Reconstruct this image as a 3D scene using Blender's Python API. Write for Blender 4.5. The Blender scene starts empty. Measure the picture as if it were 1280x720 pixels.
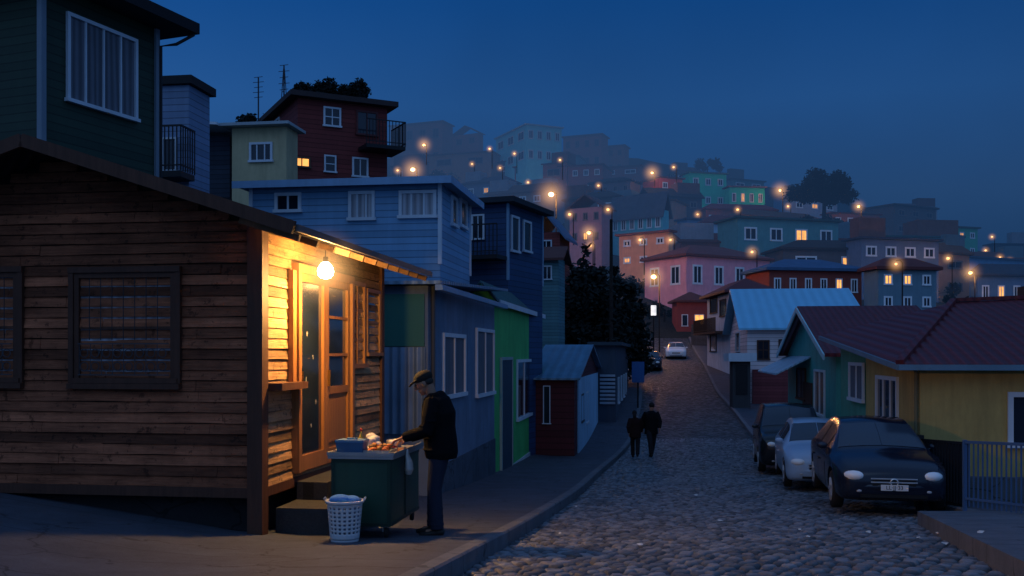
import bpy, bmesh, math, random
import numpy as np
from mathutils import Vector, Matrix
from mathutils import noise as mnoise
random.seed(7)
F=1245.; HX=640.; HY=442.
D=bpy.data; SC=bpy.context.scene; COL=SC.collection
R=math.radians
def P(px,py,Y): return Vector(((px-HX)/F*Y, Y, (HY-py)/F*Y))
def sm(t): t=max(0.,min(1.,t)); return t*t*(3-2*t)
def itp(tab,x):
    if x<=tab[0][0]:
        (a,b),(c,d)=tab[0],tab[1]; return b+(d-b)*(x-a)/(c-a)
    for (a,b),(c,d) in zip(tab,tab[1:]):
        if x<=c: return b+(d-b)*(x-a)/(c-a)
    (a,b),(c,d)=tab[-2],tab[-1]; return b+(d-b)*(x-a)/(c-a)
ZR=[(-20,-.6),(3,-1.32),(8,-1.78),(10.7,-2.07),(15.2,-2.5),(21,-2.95),(27,-3.25),(32.4,-3.45),(38,-3.4),(45,-2.95),(55,-2.25),(75,-.9),(85,0.),(92,.9),(100,2.2)]
KL=[(-20,-4.7),(8,-.5),(15,.5),(21,1.45),(27,2.4),(32,3.35),(38,4.6),(48,6.2),(55,7.2),(75,9.6),(100,12.6)]
KR=[(-20,-.5),(8,5.2),(15,6.9),(21,7.6),(27,8.4),(32,8.8),(38,9.3),(48,10.6),(55,11.3),(75,14.4),(100,17.5)]
def zr(Y): return sum(itp(ZR,Y+o) for o in(-2,-1,0,1,2))/5
def kl(Y): return sum(itp(KL,Y+o) for o in(-2,0,2))/3
def kr(Y): return sum(itp(KR,Y+o) for o in(-2,0,2))/3
def rise(X,Y):
    dl=kl(Y)-2.45-X
    if dl<=0: return 0.
    return min(.15*min(dl,6)+.5*max(dl-5,0)*sm((Y-16)/8),9)
def pav(X,Y): return zr(Y)+.12+rise(X,Y)
RA=[(75,447),(90,432),(110,372),(130,335),(160,298),(200,260),(260,206),(300,197)]
RC=[(75,436),(90,405),(110,380),(130,358),(160,328),(200,290),(260,268),(300,262)]
RB=[(75,430),(90,408),(110,396),(130,388),(160,372),(200,352),(260,340),(300,336)]
def farz(X,Y):
    Yc=min(Y,300); px=HX+F*X/max(Y,1)
    a,c,b=itp(RA,Yc),itp(RC,Yc),itp(RB,Yc)
    if px<800: r=a
    elif px<1100: r=a+(c-a)*(px-800)/300
    elif px<1280: r=c+(b-c)*(px-1100)/180
    else: r=b+min((px-1280)/600,1)*60
    return (HY-r)/F*Yc + 1.2*mnoise.noise(Vector((X*.05,Yc*.05,0)))
def terr(X,Y):
    n=zr(min(Y,100))-.15+rise(X,Y)
    w=sm((Y-64)/24)
    if kl(Y)-3<X<kr(Y)+2.5: w=sm((Y-94)/10)
    if w<=0: return n
    return n*(1-w)+(farz(X,Y)-.3)*w

# ------------------------------------------------------------ materials
MC={}
class NT:
    def __init__(s,nt): s.t=nt; s.N=nt.nodes; s.L=nt.links
    def n(s,ty,**k):
        o=s.N.new(ty)
        for a,b in k.items(): setattr(o,a,b)
        return o
    def put(s,sock,v):
        if hasattr(v,'is_output'): s.L.new(v,sock)
        else: sock.default_value=v
    def m(s,op,a,b=0.,c=0.,clamp=False):
        o=s.N.new('ShaderNodeMath'); o.operation=op; o.use_clamp=clamp
        s.put(o.inputs[0],a); s.put(o.inputs[1],b); s.put(o.inputs[2],c); return o.outputs[0]
    def noise(s,vec,scale,detail=4,rough=.55):
        o=s.N.new('ShaderNodeTexNoise'); o.inputs['Scale'].default_value=scale; o.inputs['Detail'].default_value=detail; o.inputs['Roughness'].default_value=rough
        s.L.new(vec,o.inputs['Vector']); return o.outputs['Fac']
    def mapv(s,vec,sc):
        o=s.N.new('ShaderNodeMapping'); o.inputs['Scale'].default_value=sc; s.L.new(vec,o.inputs['Vector']); return o.outputs[0]
def mat(name,col,rough=.75,kind='plain',sp=.15,metal=0.,haze=False,emit=None,es=1.,var=.3,spec=.3,bump=.35):
    if name in MC: return MC[name]
    m=D.materials.new(name); m.use_nodes=True; t=NT(m.node_tree); t.N.clear()
    out=t.n('ShaderNodeOutputMaterial'); b=t.n('ShaderNodeBsdfPrincipled')
    b.inputs['Roughness'].default_value=rough; b.inputs['Metallic'].default_value=metal
    b.inputs['Specular IOR Level'].default_value=spec
    tc=t.n('ShaderNodeTexCoord').outputs['Object']
    sx=t.n('ShaderNodeSeparateXYZ'); t.L.new(tc,sx.inputs[0]); x,y,z=sx.outputs
    big=t.noise(tc,1.1,5,.6); st=t.noise(t.mapv(tc,(7,7,.5)),1.,4,.6)
    v=t.m('ADD',1-var*1.3,t.m('ADD',t.m('MULTIPLY',big,var*1.6),t.m('MULTIPLY',st,var)))
    hgt=None; dist=.01
    if kind in('siding','wood'):
        q=t.m('DIVIDE',z,sp); fl=t.m('FLOOR',q); fr=t.m('FRACT',q)
        wn=t.n('ShaderNodeTexWhiteNoise',noise_dimensions='1D'); t.L.new(fl,wn.inputs['W'])
        v=t.m('MULTIPLY',v,t.m('ADD',.85 if kind=='siding' else .45,t.m('MULTIPLY',wn.outputs['Value'],.3 if kind=='siding' else 1.1)))
    if kind=='siding':
        ln=t.m('LESS_THAN',fr,.12); v=t.m('MULTIPLY',v,t.m('SUBTRACT',1.,t.m('MULTIPLY',ln,.5)))
        hgt=t.m('SUBTRACT',1.,fr); dist=.03
    elif kind=='wood':
        g=t.noise(t.mapv(tc,(1.3,1.3,40)),1.,7,.75); g2=t.noise(t.mapv(tc,(1.2,1.2,4.)),1.,6,.75); g3=t.noise(tc,9,5,.75)
        g3=t.m('SUBTRACT',1.,t.m('MULTIPLY',t.m('GREATER_THAN',g3,.6),.55))
        v=t.m('MULTIPLY',t.m('MULTIPLY',v,g3),t.m('MAXIMUM',.04,t.m('ADD',-1.25,t.m('ADD',t.m('MULTIPLY',g,2.),t.m('MULTIPLY',g2,2.7))))); hgt=t.m('ADD',g,t.m('MULTIPLY',g2,.5)); dist=.02
    elif kind=='grain':
        g=t.noise(t.mapv(tc,(20,20,1.5)),1.,6,.7); v=t.m('MULTIPLY',v,t.m('ADD',.4,t.m('MULTIPLY',g,1.2))); hgt=g; dist=.006
    elif kind=='corr':
        hgt=t.m('ADD',.5,t.m('MULTIPLY',t.m('SINE',t.m('MULTIPLY',t.m('ADD',x,y),6.283/sp)),.5)); dist=.03
        v=t.m('MULTIPLY',v,t.m('ADD',.7,t.m('MULTIPLY',hgt,.35)))
    elif kind=='corrx':
        hgt=t.m('ADD',.5,t.m('MULTIPLY',t.m('SINE',t.m('MULTIPLY',x,6.283/sp)),.5)); dist=.03
        rr=t.noise(t.mapv(tc,(4,.7,.7)),1.,4,.6)
        v=t.m('MULTIPLY',v,t.m('ADD',1-.9*var-.1,t.m('ADD',t.m('MULTIPLY',hgt,.12),t.m('MULTIPLY',rr,1.2*var))))
    elif kind=='tile':
        a=t.m('ADD',.5,t.m('MULTIPLY',t.m('SINE',t.m('MULTIPLY',x,6.283/.2)),.5))
        c=t.m('FRACT',t.m('DIVIDE',y,.32)); hgt=t.m('ADD',a,t.m('MULTIPLY',c,.8)); dist=.05
        v=t.m('MULTIPLY',v,t.m('ADD',.55,t.m('MULTIPLY',hgt,.3)))
    elif kind=='concrete':
        nf=t.noise(tc,38,5,.7); nm=t.noise(tc,2.1,6,.7); v=t.m('MULTIPLY',v,t.m('ADD',.1,t.m('ADD',t.m('MULTIPLY',nf,.7),t.m('MULTIPLY',nm,1.1))))
        j=t.m('LESS_THAN',t.m('FRACT',t.m('DIVIDE',t.m('ADD',y,t.m('MULTIPLY',x,.15)),1.6)),.012); v=t.m('MULTIPLY',v,t.m('SUBTRACT',1.,t.m('MULTIPLY',j,.6)))
        ck=t.n('ShaderNodeTexVoronoi',feature='DISTANCE_TO_EDGE'); ck.inputs['Scale'].default_value=.55; wv=t.n('ShaderNodeTexNoise'); wv.inputs['Scale'].default_value=2.5; t.L.new(tc,wv.inputs['Vector'])
        am=t.n('ShaderNodeVectorMath',operation='MULTIPLY_ADD'); t.L.new(wv.outputs['Color'],am.inputs[0]); am.inputs[1].default_value=(.7,.7,0); t.L.new(tc,am.inputs[2]); t.L.new(am.outputs[0],ck.inputs['Vector'])
        v=t.m('MULTIPLY',v,t.m('SUBTRACT',1.,t.m('MULTIPLY',t.m('LESS_THAN',ck.outputs['Distance'],.006),.55)))
        hgt=t.m('ADD',nf,nm); dist=.015
    elif kind=='curtain':
        wob=t.noise(t.mapv(tc,(2.5,2.5,.15)),1,3,.5)
        hgt=t.m('ADD',.5,t.m('MULTIPLY',t.m('SINE',t.m('ADD',t.m('MULTIPLY',t.m('ADD',x,y),44.),t.m('MULTIPLY',wob,14.))),.5)); dist=.012
        v=t.m('MULTIPLY',v,t.m('ADD',.6,t.m('MULTIPLY',hgt,.5)))
    elif kind=='plaster':
        hgt=t.noise(tc,25,5,.7); dist=.01
        sd=t.noise(t.mapv(tc,(2.4,2.4,.6)),1.,6,.75); v=t.m('MULTIPLY',v,t.m('ADD',.55,t.m('MULTIPLY',sd,.9)))
    elif kind=='rough':
        hgt=t.noise(tc,3,6,.7); dist=.3; v=t.m('MULTIPLY',v,t.m('ADD',.3,t.m('MULTIPLY',hgt,1.4)))
    elif kind=='cobn':
        at=t.n('ShaderNodeAttribute',attribute_name='cob'); sc=t.n('ShaderNodeSeparateColor'); t.L.new(at.outputs['Color'],sc.inputs[0])
        nf=t.noise(tc,60,4,.7)
        v=t.m('MULTIPLY',v,t.m('MULTIPLY',t.m('ADD',.02,t.m('POWER',sc.outputs[0],1.5)),t.m('ADD',.25,t.m('ADD',t.m('MULTIPLY',sc.outputs[1],1.15),t.m('MULTIPLY',nf,.4)))))
        hgt=nf; dist=.010; t.L.new(t.m('ADD',.34,t.m('MULTIPLY',sc.outputs[2],.4)),b.inputs['Roughness'])
    elif kind=='cobble':
        mp=t.mapv(tc,(1.,1.25,0.))
        vo=t.n('ShaderNodeTexVoronoi',feature='DISTANCE_TO_EDGE'); vo.inputs['Scale'].default_value=5.6; vo.inputs['Randomness'].default_value=.75; t.L.new(mp,vo.inputs['Vector'])
        vc=t.n('ShaderNodeTexVoronoi',feature='F1'); vc.inputs['Scale'].default_value=5.6; vc.inputs['Randomness'].default_value=.75; t.L.new(mp,vc.inputs['Vector'])
        e=t.m('MULTIPLY',vo.outputs['Distance'],4.,clamp=True); e=t.m('POWER',e,.5)
        sc=t.n('ShaderNodeSeparateColor'); t.L.new(vc.outputs['Color'],sc.inputs[0])
        v=t.m('MULTIPLY',v,t.m('MULTIPLY',t.m('ADD',.08,t.m('MULTIPLY',e,.95)),t.m('ADD',.4,t.m('MULTIPLY',sc.outputs[0],.9))))
        hgt=t.m('ADD',e,t.m('MULTIPLY',sc.outputs[1],.35)); dist=.04
        t.L.new(t.m('ADD',.45,t.m('MULTIPLY',sc.outputs[2],.35)),b.inputs['Roughness'])
    elif kind=='leaf':
        wn=t.noise(tc,2.2,3,.6); v=t.m('MULTIPLY',v,t.m('ADD',.2,t.m('MULTIPLY',wn,1.7)))
    vs=t.n('ShaderNodeVectorMath',operation='SCALE'); vs.inputs[0].default_value=col[:3]; t.put(vs.inputs['Scale'],v)
    t.L.new(vs.outputs[0],b.inputs['Base Color'])
    if hgt is not None:
        bp=t.n('ShaderNodeBump'); bp.inputs['Strength'].default_value=min(1,bump*2); bp.inputs['Distance'].default_value=dist
        t.L.new(hgt,bp.inputs['Height']); t.L.new(bp.outputs[0],b.inputs['Normal'])
    if emit:
        n2=t.noise(tc,1.7,2,.5)
        b.inputs['Emission Color'].default_value=(*[min(1,e) for e in emit],1)
        if es<2.5: t.L.new(t.m('MULTIPLY',es,t.m('ADD',.2,t.m('MULTIPLY',n2,1.6))),b.inputs['Emission Strength'])
        else: b.inputs['Emission Strength'].default_value=es
    sh=b.outputs[0]
    if haze:   # aerial haze painted into far surfaces as emission, growing with distance and height
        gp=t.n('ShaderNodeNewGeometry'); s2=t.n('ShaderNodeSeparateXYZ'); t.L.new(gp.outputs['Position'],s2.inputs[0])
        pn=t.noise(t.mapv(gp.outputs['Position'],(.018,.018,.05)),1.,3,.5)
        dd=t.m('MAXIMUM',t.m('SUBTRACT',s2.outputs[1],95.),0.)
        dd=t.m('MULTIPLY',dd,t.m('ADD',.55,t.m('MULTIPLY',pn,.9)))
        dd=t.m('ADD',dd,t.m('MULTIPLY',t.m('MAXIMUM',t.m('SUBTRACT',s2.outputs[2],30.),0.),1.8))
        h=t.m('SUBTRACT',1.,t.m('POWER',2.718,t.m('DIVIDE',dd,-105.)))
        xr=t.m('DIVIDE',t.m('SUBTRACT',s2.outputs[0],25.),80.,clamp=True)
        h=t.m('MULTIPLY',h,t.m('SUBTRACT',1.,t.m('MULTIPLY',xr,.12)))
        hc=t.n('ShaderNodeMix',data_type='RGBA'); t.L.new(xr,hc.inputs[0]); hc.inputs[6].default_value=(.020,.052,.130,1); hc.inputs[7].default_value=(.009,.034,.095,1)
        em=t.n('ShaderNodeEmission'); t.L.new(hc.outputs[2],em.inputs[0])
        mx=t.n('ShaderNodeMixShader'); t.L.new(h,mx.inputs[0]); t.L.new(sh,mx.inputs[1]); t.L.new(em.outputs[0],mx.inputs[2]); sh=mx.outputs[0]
    t.L.new(sh,out.inputs[0]); MC[name]=m; return m
def mist(name,r,s,col=(1,.5,.2)):  # self-glowing ball that paints a lamp's halo; nothing in it scatters light
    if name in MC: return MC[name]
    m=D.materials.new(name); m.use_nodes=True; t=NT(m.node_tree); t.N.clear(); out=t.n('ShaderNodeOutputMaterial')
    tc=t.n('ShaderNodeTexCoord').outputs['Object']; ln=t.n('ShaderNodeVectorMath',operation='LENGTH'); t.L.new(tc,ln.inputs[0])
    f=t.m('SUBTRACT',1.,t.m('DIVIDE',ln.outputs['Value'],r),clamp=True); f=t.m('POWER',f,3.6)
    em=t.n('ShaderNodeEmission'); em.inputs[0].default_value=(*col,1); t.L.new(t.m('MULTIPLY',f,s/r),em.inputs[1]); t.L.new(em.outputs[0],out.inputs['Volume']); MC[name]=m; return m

# ------------------------------------------------------------ mesh builder
class MB:
    def __init__(s): s.v=[]; s.f=[]
    def add(s,vs,fs):
        o=len(s.v); s.v+=[tuple(v) for v in vs]; s.f+=[tuple(i+o for i in f) for f in fs]; return s
    def box(s,x0,x1,y0,y1,z0,z1):
        return s.add([(x0,y0,z0),(x1,y0,z0),(x1,y1,z0),(x0,y1,z0),(x0,y0,z1),(x1,y0,z1),(x1,y1,z1),(x0,y1,z1)],
            [(0,3,2,1),(4,5,6,7),(0,1,5,4),(1,2,6,5),(2,3,7,6),(3,0,4,7)])
    def bar(s,a,b,w,h=None,up=Vector((0,0,1))):
        a=Vector(a);b=Vector(b);h=h or w; d=(b-a).normalized(); u=up if abs(d.dot(up))<.95 else Vector((1,0,0))
        sd=d.cross(u).normalized()*w/2; uu=sd.cross(d).normalized()*h/2
        vs=[a-sd-uu,a+sd-uu,a+sd+uu,a-sd+uu,b-sd-uu,b+sd-uu,b+sd+uu,b-sd+uu]
        return s.add(vs,[(0,3,2,1),(4,5,6,7),(0,1,5,4),(1,2,6,5),(2,3,7,6),(3,0,4,7)])
    def tube(s,pts,rs,n=8,side=None):
        pts=[Vector(p) for p in pts]
        if not isinstance(rs,(list,tuple)): rs=[rs]*len(pts)
        vs=[];fs=[]; ref=Vector(side) if side else Vector((.31,.92,.21))
        for i,p in enumerate(pts):
            tg=(pts[min(i+1,len(pts)-1)]-pts[max(i-1,0)]).normalized()
            a=ref-tg*ref.dot(tg)
            if a.length<1e-3: a=Vector((1,0,0))-tg*tg.x
            a.normalize(); c=tg.cross(a); r=rs[i]; ra,rb=(r,r) if not isinstance(r,tuple) else r
            for k in range(n):
                an=2*math.pi*k/n; vs.append(p+a*math.cos(an)*ra+c*math.sin(an)*rb)
        for i in range(len(pts)-1):
            for k in range(n):
                fs.append((i*n+k,i*n+(k+1)%n,(i+1)*n+(k+1)%n,(i+1)*n+k))
        fs.append(tuple(range(n-1,-1,-1))); fs.append(tuple((len(pts)-1)*n+k for k in range(n)))
        return s.add(vs,fs)
    def ell(s,c,r,n=12,m=8,rot=None):
        c=Vector(c); r=Vector(r) if not isinstance(r,(int,float)) else Vector((r,r,r)); vs=[];fs=[]
        for i in range(1,m):
            ph=math.pi*i/m
            for k in range(n):
                an=2*math.pi*k/n; q=Vector((math.sin(ph)*math.cos(an)*r.x,math.sin(ph)*math.sin(an)*r.y,math.cos(ph)*r.z))
                if rot: q=rot@q
                vs.append(c+q)
        t=Vector((0,0,r.z)); bt=-t
        if rot: t=rot@t; bt=rot@bt
        vs+=[c+t,c+bt]; T=len(vs)-2
        for i in range(m-2):
            for k in range(n): fs.append((i*n+k,(i+1)*n+k,(i+1)*n+(k+1)%n,i*n+(k+1)%n))
        for k in range(n):
            fs.append((T,k,(k+1)%n)); fs.append((T+1,(m-2)*n+(k+1)%n,(m-2)*n+k))
        return s.add(vs,fs)
    def lathe(s,prof,c=(0,0,0),n=20,close=False):
        c=Vector(c); vs=[];fs=[]
        for r,z in prof:
            for k in range(n):
                an=2*math.pi*k/n; vs.append(c+Vector((r*math.cos(an),r*math.sin(an),z)))
        for i in range(len(prof)-1):
            for k in range(n): fs.append((i*n+k,i*n+(k+1)%n,(i+1)*n+(k+1)%n,(i+1)*n+k))
        if close:
            fs.append(tuple(range(n))); fs.append(tuple((len(prof)-1)*n+k for k in range(n)))
        return s.add(vs,fs)
    def solid(s,vs,fs,t):
        n=len(vs); vs=[Vector(v) for v in vs]; lo=[v-Vector((0,0,t)) for v in vs]; nf=[tuple(f) for f in fs]+[tuple(i+n for i in reversed(f)) for f in fs]
        ec={}
        for f in fs:
            for i in range(len(f)):
                e=(f[i],f[(i+1)%len(f)]); ec[e]=1
        for (a,b) in ec:
            if (b,a) not in ec: nf.append((b,a,a+n,b+n))
        return s.add(vs+lo,nf)
    def build(s,name,m,parent=None,smooth=False,norm=True):
        me=D.meshes.new(name); me.from_pydata(s.v,[],s.f)
        if norm and len(s.f)<60000:
            bm=bmesh.new(); bm.from_mesh(me); bmesh.ops.recalc_face_normals(bm,faces=bm.faces); bm.to_mesh(me); bm.free()
        if smooth:
            for p in me.polygons: p.use_smooth=True
        if m: me.materials.append(m)
        o=D.objects.new(name,me); COL.objects.link(o); o.parent=parent
        return o
def tag(o,label=None,cat=None,group=None,kind=None):
    for k,v in(('label',label),('category',cat),('group',group),('kind',kind)):
        if v: o[k]=v
    return o
def empty(name,loc,rz,label,cat,group=None):
    o=D.objects.new(name,None); COL.objects.link(o); o.location=loc; o.rotation_euler=(0,0,rz); o.empty_display_size=.2
    return tag(o,label,cat,group)
def bake(o):
    dg=bpy.context.evaluated_depsgraph_get(); me=D.meshes.new_from_object(o.evaluated_get(dg)); o.modifiers.clear(); o.data=me

# common materials
white=mat('white_paint',(.62,.67,.72),.5,var=.25)
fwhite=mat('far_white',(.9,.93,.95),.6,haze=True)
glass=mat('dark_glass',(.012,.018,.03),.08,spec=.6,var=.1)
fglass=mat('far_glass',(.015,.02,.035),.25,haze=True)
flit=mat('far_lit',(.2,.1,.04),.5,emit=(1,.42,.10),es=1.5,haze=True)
litw=mat('lit_window',(.2,.1,.04),.5,emit=(1,.42,.10),es=1.4)
curt=mat('curtain',(.16,.17,.2),.8,'curtain')
curt_l=mat('net_curtain',(.45,.46,.5),.8,'curtain')
dark=mat('black_iron',(.012,.012,.014),.5,var=.1)
conc=mat('concrete',(.10,.10,.10),.8,'concrete')

# ------------------------------------------------------------ house
class House:
    def __init__(s,name,label,side,cx,Y,fx,sx,yt,yb,th=-8.53,d=None,cat='house',group=None):
        th=R(th); ex=Vector((math.cos(th),math.sin(th))); ey=Vector((-math.sin(th),math.cos(th)))
        X=(cx-HX)/F*Y; k=(fx-HX)/F; sf=(k*Y-X)/(ex.x-k*ex.y); s.w=abs(sf)
        if d is None:
            k=(sx-HX)/F; d=(k*Y-X)/(ey.x-k*ey.y)
            if d<=.5 or d>60: print('HOUSE DEPTH',label,d); d=6
        s.d=d; C=Vector((X,Y)); 
        if side=='L': C=C+ex*sf
        s.zt=(HY-yt)/F*Y; s.zb=(HY-yb)/F*Y; s.h=s.zt-s.zb; s.o=C; s.ex=ex; s.ey=ey; s.vis='right' if side=='L' else 'left'
        s.e=empty(name,(C.x,C.y,s.zb),th,label,cat,group)
        s.Y=Y
    def face(s,face,px,py):
        dr=Vector(((px-HX)/F,1.)); o=-s.o
        ox,oy=o.dot(s.ex),o.dot(s.ey); dx,dy=dr.dot(s.ex),dr.dot(s.ey)
        if face=='front': t=-oy/dy; u=ox+t*dx
        elif face=='right': t=(s.w-ox)/dx; u=oy+t*dy
        else: t=-ox/dx; u=oy+t*dy
        return u,(HY-py)/F*t-s.zb
    def rect(s,face,x0,y0,x1,y1):
        u0=s.face(face,x0,y0)[0]; u1=s.face(face,x1,y0)[0]; xm=(x0+x1)/2
        z1=s.face(face,xm,y0)[1]; z0=s.face(face,xm,y1)[1]
        return min(u0,u1),max(u0,u1),z0,z1
    def fb(s,mb,face,u0,u1,z0,z1,o0,o1):
        if face=='front': mb.box(u0,u1,-o1,-o0,z0,z1)
        elif face=='right': mb.box(s.w+o0,s.w+o1,u0,u1,z0,z1)
        else: mb.box(-o1,-o0,u0,u1,z0,z1)
        return mb
    def fpt(s,face,u,z,o):
        return {'front':(u,-o,z),'right':(s.w+o,u,z),'left':(-o,u,z)}[face]
    def win(s,face,r,frame=None,pane=None,nx=2,nz=1,name='window',ft=None,px=True,label=None,sub=True):
        u0,u1,z0,z1=s.rect(face,*r) if px else r
        if ft is None: ft=min(.07,(u1-u0)*.12)
        mb=MB(); dp=.055
        s.fb(mb,face,u0,u1,z1-ft,z1,.003,dp); s.fb(mb,face,u0-.03,u1+.03,z0,z0+ft,.003,dp+.03)
        s.fb(mb,face,u0,u0+ft,z0+ft,z1-ft,.003,dp); s.fb(mb,face,u1-ft,u1,z0+ft,z1-ft,.003,dp)
        m=ft*.55
        for i in range(1,nx):
            u=u0+(u1-u0)*i/nx; s.fb(mb,face,u-m/2,u+m/2,z0+ft,z1-ft,.003,dp-.012)
        for i in range(1,nz):
            z=z0+(z1-z0)*i/nz; s.fb(mb,face,u0+ft,u1-ft,z-m/2,z+m/2,.003,dp-.018)
        o=mb.build(name,frame or white,s.e)
        pb=MB(); s.fb(pb,face,u0+ft,u1-ft,z0+ft,z1-ft,.004,.014); pb.build('pane',pane or glass,o)
        if label: o['label']=label
        return o
    def wall(s,m,found=3.,roof=None,m_left=None,name='wall'):
        w,d,h=s.w,s.d,s.h; mb=MB()
        vs=[(0,0,-found),(w,0,-found),(w,d,-found),(0,d,-found),(0,0,h),(w,0,h),(w,d,h),(0,d,h)]
        fs=[(0,3,2,1),(0,1,5,4),(1,2,6,5),(2,3,7,6),(3,0,4,7)]
        if roof and roof[0]=='gy':
            vs+=[(w/2,0,h+roof[1]),(w/2,d,h+roof[1])]; fs[1]=(0,1,5,8,4); fs[3]=(2,3,7,9,6); fs+=[(4,8,9,7),(5,6,9,8)]
        elif roof and roof[0]=='gx':
            vs+=[(0,d/2,h+roof[1]),(w,d/2,h+roof[1])]; fs[2]=(1,2,6,9,5); fs[4]=(3,0,4,8,7); fs+=[(4,5,9,8),(7,8,9,6)]
        else: fs.append((4,5,6,7))
        mb.add(vs,fs); o=mb.build(name,m,s.e)
        return o
    def roof(s,m,spec,ov=.3,t=.12,name='roof',lift=.01):
        w,d,h=s.w,s.d,s.h+lift; mb=MB(); ty=spec[0]; r=spec[1] if len(spec)>1 else 0
        if ty=='flat': mb.box(-ov,w+ov,-ov,d+ov,h,h+t)
        elif ty=='gy':
            sl=r/(w/2); e=h-ov*sl
            mb.solid([(-ov,-ov,e+t),(w/2,-ov,h+r+t),(w+ov,-ov,e+t),(-ov,d+ov,e+t),(w/2,d+ov,h+r+t),(w+ov,d+ov,e+t)],[(0,1,4,3),(1,2,5,4)],t)
        elif ty=='gx':
            sl=r/(d/2); e=h-ov*sl
            mb.solid([(-ov,-ov,e+t),(w+ov,-ov,e+t),(-ov,d/2,h+r+t),(w+ov,d/2,h+r+t),(-ov,d+ov,e+t),(w+ov,d+ov,e+t)],[(0,1,3,2),(2,3,5,4)],t)
        elif ty=='hip':
            q=min(w,d)/2; 
            if w>=d: a,b=(q,d/2),(w-q,d/2)
            else: a,b=(w/2,q),(w/2,d-q)
            if abs(w-d)<.1: b=(a[0]+.1,a[1])
            V=[(-ov,-ov,h+t),(w+ov,-ov,h+t),(w+ov,d+ov,h+t),(-ov,d+ov,h+t),(*a,h+r+t),(*b,h+r+t)]
            fs=[(0,1,5,4),(1,2,5),(2,3,4,5),(3,0,4)] if w>=d else [(0,1,4),(1,2,5,4),(2,3,5),(3,0,4,5)]
            mb.solid(V,fs,t)
        elif ty=='sf':
            mb.solid([(-ov,-ov,h+t),(w+ov,-ov,h+t),(w+ov,d+ov,h+r+t),(-ov,d+ov,h+r+t)],[(0,1,2,3)],t)
        return mb.build(name,m,s.e)
    def autowin(s,face,cols,rows,frame,pane,lit=(),litm=None,ww=.45,hh=.45,z0=.12,nx=2,skip=()):
        L=s.w if face=='front' else s.d; i=0
        for rr in range(rows):
            for c in range(cols):
                cw=L/cols; ch=s.h/rows
                if i not in skip:
                    u=cw*(c+.5); z=ch*rr+ch*.55
                    s.win(face,(u-cw*ww/2,u+cw*ww/2,z-ch*hh/2,z+ch*hh/2),frame,litm if i in lit else pane,nx,1,px=False,ft=min(.2,cw*ww*.18))
                i+=1
    def corner(s,m,w=.1,found=0):
        for (x,y) in ((0,0),(s.w,0),(s.w,s.d),(0,s.d)):
            if (s.vis=='right' and (x,y)==(0,s.d)) or (s.vis=='left' and (x,y)==(s.w,s.d)): continue
            MB().box(x-w/2,x+w/2,y-w/2,y+w/2,-found,s.h).build('corner_board',m,s.e)
def rail(mb,pts,h,gap=.11,r=.012):
    for a,b in zip(pts,pts[1:]):
        a=Vector(a);b=Vector(b); up=Vector((0,0,h)); mb.bar(a+up,b+up,.04,.04); mb.bar(a+up*.12,b+up*.12,.03,.03)
        n=max(2,int((b-a).length/gap))
        for i in range(n+1):
            p=a.lerp(b,i/n); mb.bar(p,p+up,r*2,r*2)

# ------------------------------------------------------------ ground
def sheet(name,m,Ys,cols,zf,smooth=False):
    mb=MB(); n=len(cols(Ys[0]))
    for Y in Ys:
        for X in cols(Y): mb.v.append((X,Y,zf(X,Y)))
    for j in range(len(Ys)-1):
        for i in range(n-1): mb.f.append((j*n+i,j*n+i+1,(j+1)*n+i+1,(j+1)*n+i))
    return mb.build(name,m,None,smooth,norm=False)
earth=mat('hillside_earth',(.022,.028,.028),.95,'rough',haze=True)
XS=[-700,-450,-300,-220,-160,-120,-95,-75,-60,-48,-40,-33]+[-28+i*2 for i in range(10)]+[-8+i for i in range(28)]+[20+2*i for i in range(10)]+[41,45,50,56,63,71,80,90,100,111,122,134,147,160,175,200,240,300,400,550,800]
YS=[-20,-10,0]+[3+1.5*i for i in range(38)]+[60+3*i for i in range(40)]+[180+6*i for i in range(21)]+[320,360,420,520,700,1100]
tag(sheet('hillside_ground',earth,YS,lambda Y:XS,terr,True),kind='structure')
cob=mat('cobbles',(.10,.112,.13),.5,'cobble',spec=.4,bump=.5,var=.35)
RY=[-6+.8*i for i in range(128)]
def roadz(X,Y): return zr(Y)+.06*(1-((X-(kl(Y)+kr(Y))/2)/3.4)**2)-.06
tag(sheet('cobbled_road',cob,RY,lambda Y:[kl(Y)+(kr(Y)-kl(Y))*i/8 for i in range(9)],lambda X,Y:roadz(X,Y)-(.07 if 6.5<Y<38.5 else 0),True),kind='structure')
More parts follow.
